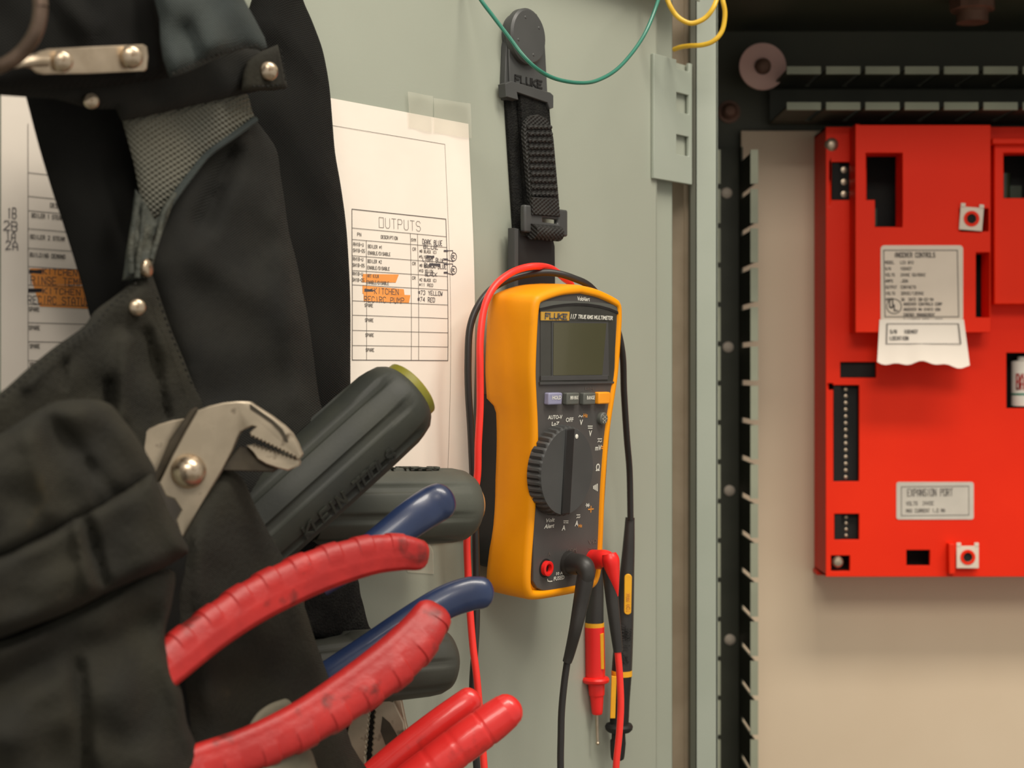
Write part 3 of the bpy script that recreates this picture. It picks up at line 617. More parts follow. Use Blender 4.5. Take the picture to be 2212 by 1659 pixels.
dpoly([(1092,181),(1105,175),(1190,200),(1196,206),(1196,233),(1188,236),(1183,222),(1117,199),(1120,216),(1094,209)], .0075, .0055, 'strap_bar', M['plgrey'], st)
dpoly([(1094,208),(1126,218),(1141,440),(1136,500),(1112,492)], .0024, .0022, 'velcro_strap', M['velcro'], st)
dpoly([(1124,200),(1186,216),(1190,262),(1202,450),(1140,450)], .0058, .0028, 'velcro_strap', M['velcro'], st)
fw = dpoly([(1133,285),(1137,262),(1148,249),(1164,247),(1182,256),(1191,270),(1197,300),(1209,440),(1208,470),(1152,462),(1148,440)], .0092, .0028, 'webbing_strap', M['strapweb'], st, .0006)
m = MB(MD)
for k in range(13):
    y = 272+k*14.5; a = on(MD, 1138+k*.95, y+3, -.0093); b = on(MD, 1190+k*1.3, y+3, -.0093); m.lathe(a, b-a, [(0,.0012),((b-a).length,.0012)], 8)
m.build('webbing_rib', M['strapweb'], fw)
m = MB(MD); o4 = frect; a = on(MD,1127,442,-.0095); b = on(MD,1220,512,-.0095); h1 = on(MD,1166,471,-.0095); h2 = on(MD,1199,484,-.0095)
rectplate(m, a.x, b.x, b.z, a.z, [(h1.x, h2.x, h2.z, h1.z)], -.0120, -.0080); m.build('buckle', M['plgrey'], st, bevel=.0016, seg=3)
dpoly([(1150,425),(1207,430),(1211,468),(1152,464)], .0135, .0022, 'webbing_strap', M['strapweb'], st, .0006)
m = MB(MD); a = on(MD,1148,500,-.0125); b = on(MD,1206,505,-.0125); m.lathe(a, b-a, [(0,.0046),((b-a).length,.0046)], 16); m.build('webbing_loop', M['strapweb'], st)
dpoly([(1113,494),(1122,494),(1126,508),(1196,520),(1199,532),(1200,640),(1113,640)], .0080, .0040, 'meter_hanger', M['black'], st)
dpoly([(1112,492),(1120,494),(1120,640),(1112,640)], .0105, .005, 'meter_hanger_edge', M['plgrey'], st)
# =================================================================== multimeter
RM = Matrix.Rotation(PI/2-TH, 4, 'Z') @ Matrix.Rotation(math.radians(4.0), 4, 'X')
ref = P(1153, 965, .862); MM = Matrix.Translation(ref-(RM @ Vector((-.0362, 0, .085)))) @ RM
met = thing('multimeter', 'yellow and charcoal handheld multimeter with rotary dial hanging on the cabinet door', 'multimeter', MM.translation)
prof = [(0,-1.2),(18,-1),(29,0),(33.5,3),(36,10),(36.3,25),(35.4,55),(36,82),(37.5,97),(40,112),(42,126),(42.6,148),(42.3,159),(40.5,165.5),(35,168.6),(18,172.6),(0,174.4)]
half = crom(prof, 4); right = [(a/1000, b/1000) for a, b in half]; left = [(-a, b) for a, b in reversed(right[1:-1])]; outl = right+left; n = len(outl)
nrmls = []
for i in range(n):
    t = Vector(outl[(i+1) % n])-Vector(outl[i-1]); t.normalize(); nrmls.append((t.y, -t.x))
def dp(z): s = max(0, min(1, (z-.103)/.005)); s = s*s*(3-2*s); q = max(0, 1-z/.035); return .0295+.0062*s+.003*q
def ring(ins, yf): return [Vector((x-nx_*ins, yf(z) if callable(yf) else yf, z-nz_*ins)) for (x, z), (nx_, nz_) in zip(outl, nrmls)]
m = MB(MM); rings = [ring(.0056, .0044), ring(.0054, .0038), ring(.0046, .0006), ring(.0036, 0), ring(.0018, .0003), ring(.0006, .0014), ring(0, .0034), ring(0, lambda z: dp(z)*.5), ring(.0002, lambda z: dp(z)-.006), ring(.0018, lambda z: dp(z)-.002), ring(.0055, dp)]
m.loft(rings); body = m.build('holster', M['yellow'], met, sharp=50)
m = MB(MM); bk = [(x*.95, z) for x, z in outl if z < .108]; zz = min(z for x, z in bk)
m.loft([[Vector((x*q, y, .012+(z-zz)*.93)) for x, z in bk] for y, q in ((.026,1),(.038,1),(.0405,.95))]); m.build('meter_back', M['black'], met)
mf = lambda y: (lambda u, v, h: MM @ Vector((u, y-h, v)))
def mq(q, y): return [MM @ on(MM, a[0], a[1], y) for a in q]
def mpoly(q, y, th, name, m_, par, bev=.0, smooth=0, label=None):
    q = crom(q+[q[0]], smooth)[:-1] if smooth else q
    m = MB(); m.poly(mq(q, y), (MM.to_3x3() @ Vector((0,1,0)))*th, bev); return m.build(name, m_, par, label=label)
z1 = lambda x, y: (1000+x/5.53, 560+y/5.53); z2 = lambda x, y: (1000+x/5.53, 820+y/5.53); z3 = lambda x, y: (1000+x/2.77, 1060+y/2.77)
fp = mpoly([(1160,648),(1166,640),(1199,634),(1225,632),(1253,633),(1276,636),(1298,640),(1334,651),(1337,660),(1337,700),(1333,824),(1325.5,855),(1320,910),(1313,983),(1306,1091),(1300,1190),(1295,1240),(1285,1262),(1260,1272),(1236,1276),(1172,1276),(1160,1270),(1152,1255),(1152,1096),(1157,947),(1157,820),(1158,741)], .0016, .003, 'faceplate', M['faceplate'], met, .0004)
lens = mpoly([z1(930,600),z1(960,590),z1(1100,562),z1(1250,550),z1(1400,550),z1(1550,562),z1(1700,590),z1(1832,640),z1(1810,1462),z1(930,1470)], .0010, .001, 'display_window', M['lcdrim'], met, .0003)
mpoly([z1(1060,745),z1(1735,752),z1(1745,1395),z1(1060,1402)], .0007, .0004, 'window_bevel', M['plgrey'], lens)
mpoly([z1(1085,760),z1(1715,765),z1(1665,1380),z1(1080,1388)], .0005, .0004, 'lcd_screen', M['lcd'], lens)
mpoly([z1(935,1395),z1(1735,1385),z1(1735,1440),z1(935,1450)], .0004, .0006, 'window_sill', M['plgrey'], lens, .0002)
mpoly([z1(925,1468),z1(1818,1460),z1(1816,1485),z1(925,1500)], .0004, .0014, 'window_edge', M['plgrey'], fp, .0002)
def arc(y, pts, w_, name, mt):
    m = MB(); g = [on(MM, *p, y) for p in crom([z1(*q) for q in pts], 5)]
    for a, b in zip(g, g[1:]): ribbon(m, (a.x, a.z), (b.x, b.z), w_, mf(y))
    return m.build(name, mt, fp, sharp=0)
mpoly([(1166,651),(1200,650),(1250,650.5),(1300,654),(1336,660),(1337,674),(1318,666),(1296,660),(1270,656),(1245,655),(1220,656.5),(1195,660),(1166,667)], .0011, .0008, 'voltage_alert_band', M['btn'], fp)
mpoly([(1166,666),(1195,659.5),(1220,656),(1245,654.5),(1270,655.5),(1296,659.5),(1318,665.5),(1337,673.5),(1337,679),(1318,671),(1296,665),(1270,661),(1245,660),(1220,661.5),(1195,665),(1166,671.5)], .0007, .0008, 'window_groove', M['black'], fp)
bd_ = mpoly([z1(935,628),z1(1275,628),z1(1270,732),z1(935,730)], .0004, .0006, 'logo_badge', M['badge'], lens)
def fitm(mb, txt, a, xr, hpx, y=.0014, shear=0, wd=None, stroke=False, sp=1.3):
    p = on(MM, a[0], a[1], y); p1 = on(MM, xr, a[1], y); h = hpx*.88/F; W_ = p1.x-p.x
    if stroke: strokes(mb, txt, p.x, p.z, h, wd or h*.16, mf(y), asp=W_/((len(txt)-1)*4*sp+4)/(h/6), sp=sp); return
    t = MB(); font_text(t, txt, 0, 0, h, lambda u, v, hh: Vector((u, v, 0)), shear=shear)
    xs = [v.x for v in t.v]; k = W_/(max(xs)-min(xs)); mb.add([MM @ Vector((p.x+(v.x-min(xs))*k, y, p.z+v.y)) for v in t.v], t.f)
m = MB(); fitm(m, 'FLUKE', z1(985,706), z1(1240,0)[0], 10.5, .0002, wd=.0009, stroke=True); m.build('badge_lettering', M['ink'], bd_, sharp=0)
wt = MB(); lt = MB()
fitm(lt, '117', z1(1285,710), z1(1358,0)[0], 10, .0003, shear=.2); fitm(lt, 'TRUE RMS MULTIMETER', z1(1375,708), z1(1790,0)[0], 8.5, .0003, shear=.2)
lt.build('window_lettering', M['white'], lens, sharp=0)
fitm(wt, 'VoltAlert', z1(1365,492), z1(1515,0)[0], 8.5); wt.build('alert_lettering', M['white'], fp, sharp=0); wt = MB()
for t, x0, y, x1, h in (('AUTO-V',1015,474,1185,45), ('LoZ',1060,551,1150,45), ('OFF',1228,506,1318,50), ('V',1393,542,1430,62), ('V',1503,675,1538,66), ('mV',1580,846,1652,62), ('Ω',1588,1090,1632,80)): fitm(wt, t, z2(x0,y), z2(x1,0)[0], h/5.53)
def seg(mb, zf, pts, w_=.0005, y=.0014):
    g = [on(MM, *zf(*p), y) for p in pts]
    for a, b in zip(g, g[1:]): ribbon(mb, (a.x, a.z), (b.x, b.z), w_, mf(y))
seg(wt, z2, [(1385,445),(1395,428),(1408,438),(1420,446),(1430,432)]); seg(wt, z2, [(1495,556),(1546,556)]); seg(wt, z2, [(1497,580),(1508,580)]); seg(wt, z2, [(1515,580),(1527,580)]); seg(wt, z2, [(1534,580),(1545,580)])
seg(wt, z2, [(1612,708),(1658,708)]); seg(wt, z2, [(1612,745),(1622,730),(1636,740),(1646,746),(1656,732)])
for k in range(4): seg(wt, z2, [(1560+15*k,1275-8*k),(1560+15*k,1300+9*k)], .0007)
seg(wt, z2, [(1470,1500),(1512,1500)]); seg(wt, z2, [(1478,1482),(1504,1520)]); seg(wt, z2, [(1504,1482),(1478,1520)])
wt.build('dial_markings', M['white'], fp, sharp=0); wt = MB()
for t, x0, y, x1, h, s_ in (('10 A',558,506,597,18,0), ('FUSED',543,539,606,23,0)): fitm(wt, t, z3(x0,y), z3(x1,0)[0], h/2.77, shear=s_)
seg(wt, z3, [(506,530),(508,540),(520,543),(533,541)], .0006); wt.build('fuse_marking', M['white'], fp, sharp=0); wt = MB()
for t, x0, y, x1, h, s_ in (('Volt',497,190,549,22,.25), ('Alert',485,227,546,24,.25), ('A',591,238,612,30,.1), ('A',669,212,689,32,.1)): fitm(wt, t, z3(x0,y), z3(x1,0)[0], h/2.77, shear=s_)
seg(wt, z3, [(603,181),(630,181)]); seg(wt, z3, [(603,192),(612,192)]); seg(wt, z3, [(618,192),(629,192)]); seg(wt, z3, [(681,145),(700,145)]); seg(wt, z3, [(681,163),(688,157),(694,162),(700,156)])
wt.build('lower_markings', M['white'], fp, sharp=0)
ot = MB(); fitm(ot, 'Hz', z2(1440,450), z2(1490,0)[0], 8); ot.build('orange_marking', M['oprint'], fp, sharp=0); ot = MB(); fitm(ot, 'Hz', z3(692,220), z3(713,0)[0], 7); ot.build('orange_marking', M['oprint'], fp, sharp=0); ot = MB(); seg(ot, z2, [(1655,800),(1702,800)], .0006); seg(ot, z2, [(1655,822),(1700,822)], .0006); ot.build('orange_marking', M['oprint'], fp, sharp=0); ot = MB(); seg(ot, z2, [(1500,1550),(1558,1545)], .0007); seg(ot, z2, [(1530,1515),(1528,1582)], .0007)
ot.build('orange_marking', M['oprint'], fp, sharp=0)
ft = MB(); fitm(ft, 'Lo/Hi', z2(1460,122), z2(1560,0)[0], 6); ft.build('button_caption', M['faint'], fp, sharp=0); ft = MB(); fitm(ft, 'COM', z3(622,373), z3(678,0)[0], 9); fitm(ft, 'A', z3(508,390), z3(524,0)[0], 8); fitm(ft, 'VΩ', z3(748,320), z3(800,0)[0], 9); seg(ft, z3, [(752,345),(772,345)]); seg(ft, z3, [(778,345),(798,343)]); ft.build('jack_captions', M['faint'], fp, sharp=0)
# buttons
def button(x0, x1, y0, y1, mt, txt, lbl):
    pr = .0030; a = on(MM, *z2(x0, y0), -pr+.0014); b = on(MM, *z2(x1, y1), -pr+.0014); r = .0010
    m = MB(MM); m.box((a.x+.0014,-pr+.0014,b.z), (b.x-.0009,.0020,a.z)); o = m.build('button', mt, met, bevel=.0008, seg=3, label=lbl)
    if txt:
        t = MB(); p = on(MM, *z2(x0+(x1-x0)*.30, y1-62), -pr+.0012); fitm(t, txt, z2(x0+(x1-x0)*.30, y1-62), z2(x1-22, 0)[0], 8, -pr+.0012); t.build('button_lettering', M['white'], o, sharp=0)
button(1012, 1196, 160, 300, M['btnblue'], 'HOLD', 'lavender hold button'); button(1232, 1400, 160, 300, M['btn'], 'MIN MAX', 'grey minimum and maximum button'); button(1432, 1595, 160, 300, M['btn'], 'RANGE', 'grey range button'); button(1612, 1768, 152, 290, M['orangeb'], None, 'blank orange button')
yd = (MM.to_3x3() @ Vector((0,-1,0)))
p = MM @ on(MM, *z2(1695, 468), .0016-.003); bl = MB().lathe(p, -yd, [(0,.0004),(.0001,.0030),(.0008,.0037),(.0035,.0037)], 24).build('backlight_button', M['btn'], met)
t = MB(); q = on(MM, *z2(1695, 468), -.0016)
for k in range(16): a, b = 2*PI*k/16, 2*PI*(k+1)/16; ribbon(t, (q.x+.0011*math.cos(a), q.z+.0011*math.sin(a)), (q.x+.0011*math.cos(b), q.z+.0011*math.sin(b)), .0003, mf(-.0016))
for k in range(6): a = 2*PI*k/6; ribbon(t, (q.x+.0019*math.cos(a), q.z+.0019*math.sin(a)), (q.x+.0024*math.cos(a), q.z+.0024*math.sin(a)), .0003, mf(-.0016))
t.build('lamp_symbol', M['white'], bl, sharp=0)
# rotary dial
kc = on(MM, *z2(1250, 1098), -.0075); m = MB(MM); n = 120; rg = []
for y, r, nt in ((.0016,.0246,0),(-.0003,.0254,1),(-.0056,.0250,1),(-.0066,.0245,.5),(-.0075,.0238,0),(-.0075,.0001,0)):
    rg.append([Vector((kc.x+math.cos(2*PI*i/n)*r*(1-nt*.07*(i % 3 == 0)), y, kc.z+math.sin(2*PI*i/n)*r*(1-nt*.07*(i % 3 == 0)))) for i in range(n)])
m.loft(rg, False, False); knob = m.build('rotary_dial', M['plgrey'], met, sharp=40)
m = MB(MM); m.box((kc.x-.0040,-.0082,kc.z-.0236), (kc.x+.0038,-.0070,kc.z+.0236)); m.build('shaded_dial_bar', M['black'], knob, bevel=.0006)  # same plastic as the dial; black carries the ridge's shaded side
m = MB(MM); q = on(MM, *z2(1362, 680), -.0078); m.lathe((q.x,-.0070,q.z), (0,-1,0), [(0,.0013),(.0008,.0013),(.0010,.0008)], 14); m.build('pointer_dot', M['white'], knob)
# input jack
q = on(MM, *z3(505, 465), .0); m = MB(MM)
m.lathe((q.x,.0016,q.z), (0,-1,0), [(0,.0052),(.0004,.0052)], 24); jk = m.build('input_jack', M['black'], met)
m = MB(MM); nn = 24; m.loft([[Vector((q.x+math.cos(2*PI*i/nn)*r, y, q.z+math.sin(2*PI*i/nn)*r)) for i in range(nn)] for y, r in ((.002,.0042),(-.0012,.0042),(-.0014,.0036),(-.0012,.0026),(.002,.0026))], False, False); m.build('jack_ring', M['redrub'], jk)
# =================================================================== test leads
def lp(px, py, y): return MM @ on(MM, px, py, y)
bl_ = thing('test_lead', 'black test lead with elbow plug, cable draped over the meter and black probe', 'test lead', lp(1232,1212,0))
m = MB(); a = lp(1226,1216,.0016); e = lp(1266,1222,-.0150)
tube(m, [a, a+(e-a)*.35, a+(e-a)*.68, a+(e-a)*.92+Vector((0,0,-.0008)), e+Vector((.0002,0,-.0042)), e+Vector((-.0004,0,-.0085))], [.0062,.0060,.0059,.0056,.0050,.0044], 18); m.lathe(lp(1226,1216,.0015), yd, [(0,.0070),(.003,.0070),(.0035,.0060)], 20); pl = m.build('elbow_plug', M['blkwarm'], bl_)
def YY(p): return p.y
Ye = e.y
grip(m := MB(), [(1267,1228,Ye,16), (1264,1252,Ye,19), (1255,1300,Ye,17), (1243,1360,Ye,14), (1231,1410,Ye+.004,11.5), (1225,1430,Ye+.005,10)], flat=.9, cap=False); m.build('strain_relief', M['blkwarm'], pl)
def pt(l): return [P(*q) for q in l]
YC = Ye+.006
tube(m := MB(), pt([(1226,1425,YC),(1219,1475,YC),(1213,1540,YC),(1211,1620,YC),(1205,1800,YC),(1150,1930,.89),(1080,1920,.87),(1040,1800,.865),(1030,1660,.865),(1023,1560,.865),(1021,1480,.866),(1026,1400,.868),(1029,1340,.87),(1029,1250,.872),(1027,1150,.87),(1022,1040,.868),(1017,930,.866),(1012,850,.864),(1011,780,.864),(1015,710,.866),(1033,660,.87),(1064,623,.878),(1105,602,.89),(1150,591,.895),(1192,589,.897),(1236,600,.903),(1280,624,.918),(1325,690,.945),(1344,760,.955),(1348,850,.965),(1354,945,.975),(1360,1020,.985),(1362,1122,.99)]), .0020, 12); m.build('cable', M['blkwire'], bl_)
def probe(pts, mt, par, name='probe_handle'):
    m = MB(); grip(m, pts, flat=.95, cap=False, sub=6); return m.build(name, mt, par)
YB_ = .992
pb = probe([(1361,1118,YB_,10), (1358,1180,YB_,13), (1354,1245,YB_,16), (1350,1320,YB_,19), (1346,1400,YB_,21), (1343,1452,YB_,22)], M['blkwarm'], bl_)
probe([(1343,1448,YB_,22.6), (1343,1460,YB_,22.6)], M['yellowp'], pb, 'probe_ring')
probe([(1343,1458,YB_,21.5), (1340,1510,YB_,20.5), (1337,1572,YB_,20), (1336,1574,YB_,15), (1336,1600,YB_,15.5), (1335,1603,YB_,17), (1334,1636,YB_,14.5), (1334,1642,YB_,10)], M['black'], bl_, 'probe_tip_guard')
MB().lathe(P(1337,1561,YB_), (0,0,-1), [(0,.0052),(.0008,.0080),(.0024,.0088),(.0042,.0084),(.0056,.0070),(.0060,.0050)], 28).build('finger_guard', M['black'], bl_)
def strip_(q, Y, hw, mt, par, nm='probe_stripe'):
    m = MB(); pts = []
    for px, py in q: pts.append(P(px, py, Y))
    m.poly(pts, (0,.0012,0), .0003); return m.build(nm, mt, par)
def oval(px0, px1, py0, py1, Y, par, mt, sk=0):
    r = (px1-px0)/2; cx = (px0+px1)/2; q = [(cx+r*math.cos(math.radians(a))-(sk if a < 0 else 0), (py1-r if a < 0 else py0+r)-r*math.sin(math.radians(a))) for a in list(range(0,181,20))+list(range(-180,1,20))]
    return strip_(q, Y, 0, mt, par)
ov = oval(1349, 1365, 1240, 1328, YB_-.0062, pb, M['yellowp'], 1)
m = MB(); p0 = P(1357, 1322, YB_-.0064); strokes(m, '10A MAX', 0, 0, .0022, .0003, lambda u, v, h: p0+Vector((-v+.0011, 0, u)), .8); m.build('stripe_lettering', M['oprint'], ov, sharp=0)
strip_([(1321,1460),(1332,1462),(1329,1552),(1318,1552)], YB_-.0060, 0, M['yellowp'], pb)
m = MB(); p1 = P(1343, 1440, YB_-.0068); strokes(m, 'CAT III 1000V', 0, 0, .003, .0004, lambda u, v, h: p1+Vector((-v+.0002+u*.09, -h, u)), .7, hgt=.0004)
strokes(m, 'CAT IV 600V', 0, 0, .003, .0004, lambda u, v, h: p1+Vector((-v+.0040+u*.09, -h+.0008, u+.002)), .7, hgt=.0004); m.build('embossed_lettering', M['blkwarm'], pb)
rl = thing('test_lead', 'red test lead with elbow plug, cable draped over the meter and red probe', 'test lead', lp(1285,1208,0))
m = MB(); a = lp(1278,1208,.0016); e = lp(1316,1210,-.0145); tube(m, [a, a+(e-a)*.4, a+(e-a)*.8, e+Vector((.001,0,-.003))], [.0056,.0056,.0056,.0048], 16); rp = m.build('elbow_plug', M['redrub'], rl)
Yr = e.y
grip(m := MB(), [(1317,1203,Yr,17), (1318,1225,Yr,18), (1320,1270,Yr,15), (1325,1320,Yr,13.5), (1331,1370,Yr,12), (1335,1408,Yr,10)], flat=.9, cap=False); m.build('strain_relief', M['blkwarm'], rp)
grip(m := MB(), [(1316,1196,Yr-.0016,15), (1319,1210,Yr-.0018,19), (1323,1232,Yr-.0018,16), (1328,1258,Yr-.0018,10), (1333,1288,Yr-.001,3)], flat=1, cap=False); m.build('red_spine', M['redrub'], rp)
YC = Yr+.0
tube(m := MB(), pt([(1334,1404,YC),(1338,1450,YC),(1341,1520,YC),(1338,1580,YC),(1332,1640,YC),(1320,1760,YC),(1260,1960,.885),(1120,1990,.86),(1060,1860,.852),(1046,1660,.852),(1038,1560,.854),(1030,1465,.856),(1022,1400,.858),(1016,1330,.86),(1011,1240,.862),(1009,1150,.862),(1020,1090,.860),(1031,1030,.858),(1033,960,.856),(1037,880,.855),(1037,800,.854),(1037,740,.855),(1042,686,.858),(1052,647,.862),(1072,614,.868),(1101,591,.876),(1130,579,.885),(1160,575,.892),(1190,580,.908),(1217,600,.925),(1238,625,.938),(1262,720,.955),(1276,900,.975),(1284,1100,.982),(1287,1240,.985)]), .0020, 12); m.build('cable', M['redwire'], rl)
YR_ = .985
pr_ = probe([(1288,1230,YR_,14), (1288,1270,YR_,16), (1286,1310,YR_,18), (1284,1346,YR_,20)], M['blkwarm'], rl)
probe([(1284,1345,YR_,21), (1284,1355,YR_,21)], M['yellowp'], pr_, 'probe_ring')
probe([(1284,1354,YR_,21.5), (1285,1400,YR_,21.5), (1286,1464,YR_,21), (1287,1472,YR_,16), (1288,1474,YR_,18), (1289,1500,YR_,17), (1289,1503,YR_,15), (1290,1540,YR_,11.5), (1290,1541,YR_,7)], M['redrub'], rl, 'probe_tip_guard')
MB().lathe(P(1286.5,1461,YR_), (0,0,-1), [(0,.0056),(.0006,.0080),(.0018,.0087),(.0032,.0084),(.0042,.0070),(.0046,.0048)], 28).build('finger_guard', M['redrub'], rl)
strip_([(1296,1370),(1304,1368),(1305,1446),(1298,1446)], YR_-.0052, 0, M['yellowp'], pr_)
tube(m := MB(), pt([(1289.5,1538,YR_),(1290,1575,YR_),(1291,1604,YR_)]), [.0011,.0010,.0009], 12, 4); m.lathe(P(1291,1602,YR_), (0,0,-1), [(0,.0009),(.0008,.0014),(.0016,.0012),(.0024,.0002)], 12); m.build('probe_needle', M['steel'], rl)
# =================================================================== loose wires at the top
def top(x, y=1.11): return [Vector((x,y,ZT+.010)), Vector((x+.03,y+.08,ZT+.0065))]
tube(m := MB(), [MD @ Vector((-.11,.014,.15)), MD @ Vector((-.09,.012,.24)), MD @ Vector((-.07,-.006,.262)), P(985,-90,.885)]+pt([(1035,-6,.885),(1065,35,.88),(1098,78,.875),(1130,120,.872),(1162,150,.875),(1200,170,.885),(1250,179,.895),(1292,173,.91),(1340,143,.925),(1390,78,.945),(1422,0,.96),(1440,-70,.99)])+top(.140), .00112, 10); tag(m.build('hanging_wire', M['grnwire']), 'thin green wire looping down in front of the magnet disc', 'wire')
tube(m := MB(), [Vector((.10,1.085,ZT+.012))]+pt([(1425,-60,1.03),(1442,0,1.02),(1458,30,1.02),(1478,46,1.02),(1498,50,1.02),(1524,38,1.02),(1543,12,1.02),(1552,-25,1.03),(1556,-90,1.06)])+top(.156), .0016, 10); tag(m.build('hanging_wire', M['yelwire']), 'yellow wire making the small upper loop above the hinge', 'wire')
tube(m := MB(), list(reversed(top(.172)))+pt([(1556,-80,1.06),(1555,-30,1.038),(1561,0,1.034),(1566,30,1.034),(1560,66,1.034),(1542,88,1.034),(1518,97,1.036),(1490,99,1.04),(1470,102,1.045),(1456,107,1.05)]), .0016, 10); tag(m.build('hanging_wire', M['yelwire']), 'yellow wire curling back so its end touches the hinge top', 'wire')
#@@PART4
# =================================================================== tool pouch
po = thing('tool_pouch', 'worn black cloth tool pouch on a riveted belt hanging open on the cabinet door', 'tool pouch', P(380, 900, .72))
def pn(name, outline, off, m_, th=.0025, bulge=.004, R=30, g=16, wr=.002, wf=.012, seed=0, folds=(), smooth=True, label=None, par=None):
    return panel(outline, off, th, bulge, R, g, wr, wf, smooth, seed, folds).build(name, m_, par or po, sharp=84, label=label)
pn('back_cloth', [(560,-60),(640,-60),(655,0),(672,40),(693,95),(703,135),(712,190),(718,260),(724,330),(736,400),(747,480),(753,560),(757,660),(757,800),(758,900),(764,1080),(773,1250),(786,1310),(799,1370),(812,1450),(830,1560),(842,1640),(850,1720),(560,1720),(520,1200),(500,700),(500,200)], .024, M['nyblack'], bulge=.010, R=70, g=26, wr=.006, wf=.006, folds=[(590,60,700,150,26,.005),(600,230,700,400,40,.004)])
pn('left_strap', [(40,150),(60,225),(85,320),(112,410),(135,480),(160,560),(178,620),(203,705),(240,720),(320,640),(360,400),(330,180),(200,140)], .050, M['nyblack'], bulge=.006, R=60, g=22)
mf_ = pn('cloth_flap', [(500,190),(530,205),(548,252),(575,288),(598,326),(606,380),(614,430),(624,500),(640,562),(652,620),(664,678),(676,760),(692,872),(720,960),(640,1060),(520,1100),(440,1010),(415,850),(380,740),(340,640),(312,575),(338,500),(380,400),(440,320)], .060, M['nylon'], bulge=.008, R=60, g=18, wr=.006, wf=.008, seed=3,
   folds=[(500,330,440,480,22,-.010),(610,470,660,700,26,.006),(430,560,560,640,34,.003),(600,560,640,860,22,.004),(430,640,460,860,40,-.004)])
pn('mesh_lining', [(260,248),(330,228),(420,208),(520,188),(536,206),(545,240),(552,258),(500,296),(450,332),(415,372),(380,412),(352,455),(334,474),(312,440),(300,412),(288,350),(272,290)], .069, M['mesh'], bulge=.003, R=20, g=14, wr=.003, wf=.01, smooth=False, label='grey woven mesh lining')
tw = pn('twisted_webbing', [(292,408),(312,436),(334,474),(352,458),(366,430),(382,412),(372,445),(352,500),(338,545),(330,575),(322,602),(296,604),(264,606),(268,580),(272,545),(284,470)], .074, M['webb'], bulge=.005, R=16, g=8, wr=.003, wf=.03, smooth=False)
for q in ([(300,420),(290,480),(282,540),(284,590)], [(312,440),(306,500),(300,550),(296,600)], [(378,418),(352,462),(342,510),(326,560)]):
    tube(m := MB(), [P(x, y, dd(x)-.0800) for x, y in q], .0011, 8); m.build('webbing_fold', M['webb'], tw)
tube(m := MB(), [P(x, y, dd(x)-.0705) for x, y in [(552,258),(500,296),(450,332),(415,374),(382,418),(352,462)]], .0016, 8); m.build('hem', M['nyblue'], po)
# triangular flap
pn('pocket_flap', [(312,588),(326,590),(338,620),(352,662),(372,718),(396,775),(420,835),(440,880),(452,960),(380,1010),(240,1000),(100,960),(-60,1000),(-70,880),(-5,852),(60,796),(120,748),(180,706),(205,672),(250,638)], lambda x, y: .073, M['leather'], bulge=.004, R=34, g=12, wr=.004, wf=.012, seed=9,
   folds=[(318,720,360,900,11,-.006),(270,740,262,900,18,.006),(235,830,238,880,11,-.005),(140,780,136,830,7,-.004),(190,700,60,830,12,.004)])
# belt and top flaps
pn('belt', [(-80,40),(120,30),(300,40),(460,70),(540,98),(575,118),(562,196),(480,214),(400,232),(300,255),(262,262),(250,236),(200,236),(120,214),(0,206),(-80,208)], .076, M['nylon'], bulge=.004, R=22, g=16, wr=.002, smooth=False)
pn('belt_tab', [(534,132),(562,112),(600,96),(604,112),(612,150),(622,188),(616,192),(590,196),(545,196),(520,198),(524,160)], .084, M['leather'], bulge=.003, R=12, g=10, wr=.001, smooth=False)
pn('belt_flap', [(-80,-60),(356,-60),(352,30),(366,100),(366,168),(300,178),(240,186),(120,192),(-80,196)], .089, M['nyblack'], bulge=.006, R=30, g=18, wr=.002, seed=2, smooth=False, folds=[(190,-20,216,90,12,-.003),(120,-20,190,60,26,.006)])
pn('belt_flap', [(318,-60),(522,-60),(528,0),(550,40),(572,82),(577,102),(566,108),(530,104),(490,118),(440,140),(400,158),(366,168),(352,130),(346,90),(344,40)], .1045, M['nyblue'], bulge=.005, R=34, g=14, wr=.005, seed=5, smooth=False, folds=[(450,0,470,100,40,.004),(400,60,420,110,16,-.004)], label='blue-grey worn belt flap')
def stitch(q, off, name='stitching', mt=None, par=None, r=.00045, ln=.0016, gp=.0014):
    c = crom(q, 10); p = [P(a[0], a[1], dd(a[0])-(off(a[0], a[1]) if callable(off) else off)) for a in c]; m = MB(); acc = 0
    L = [0]
    for i in range(1, len(p)): L.append(L[-1]+(p[i]-p[i-1]).length)
    def at(s):
        for i in range(1, len(L)):
            if s <= L[i]: t = (s-L[i-1])/(L[i]-L[i-1]+1e-12); return p[i-1].lerp(p[i], t)
        return p[-1]
    s = 0
    while s+ln < L[-1]:
        a, b = at(s), at(s+ln); m.lathe(a, b-a, [(0,r*.4),(ln*.25,r),(ln*.75,r),(ln,r*.4)], 6); s += ln+gp
    return m.build(name, mt or M['webb'], par or po)
stitch([(372,160),(440,132),(500,108),(560,98)], .1098, mt=M['nylon'])
stitch([(545,186),(580,186),(610,182)], .0885, mt=M['nylon']); stitch([(606,106),(612,140),(618,178)], .0885, mt=M['nylon'])
stitch([(4,858),(70,800),(130,752),(200,706),(240,660),(300,606)], .0800, mt=M['nylon']); stitch([(340,640),(366,712),(392,776),(418,838)], .0800, mt=M['nylon'])
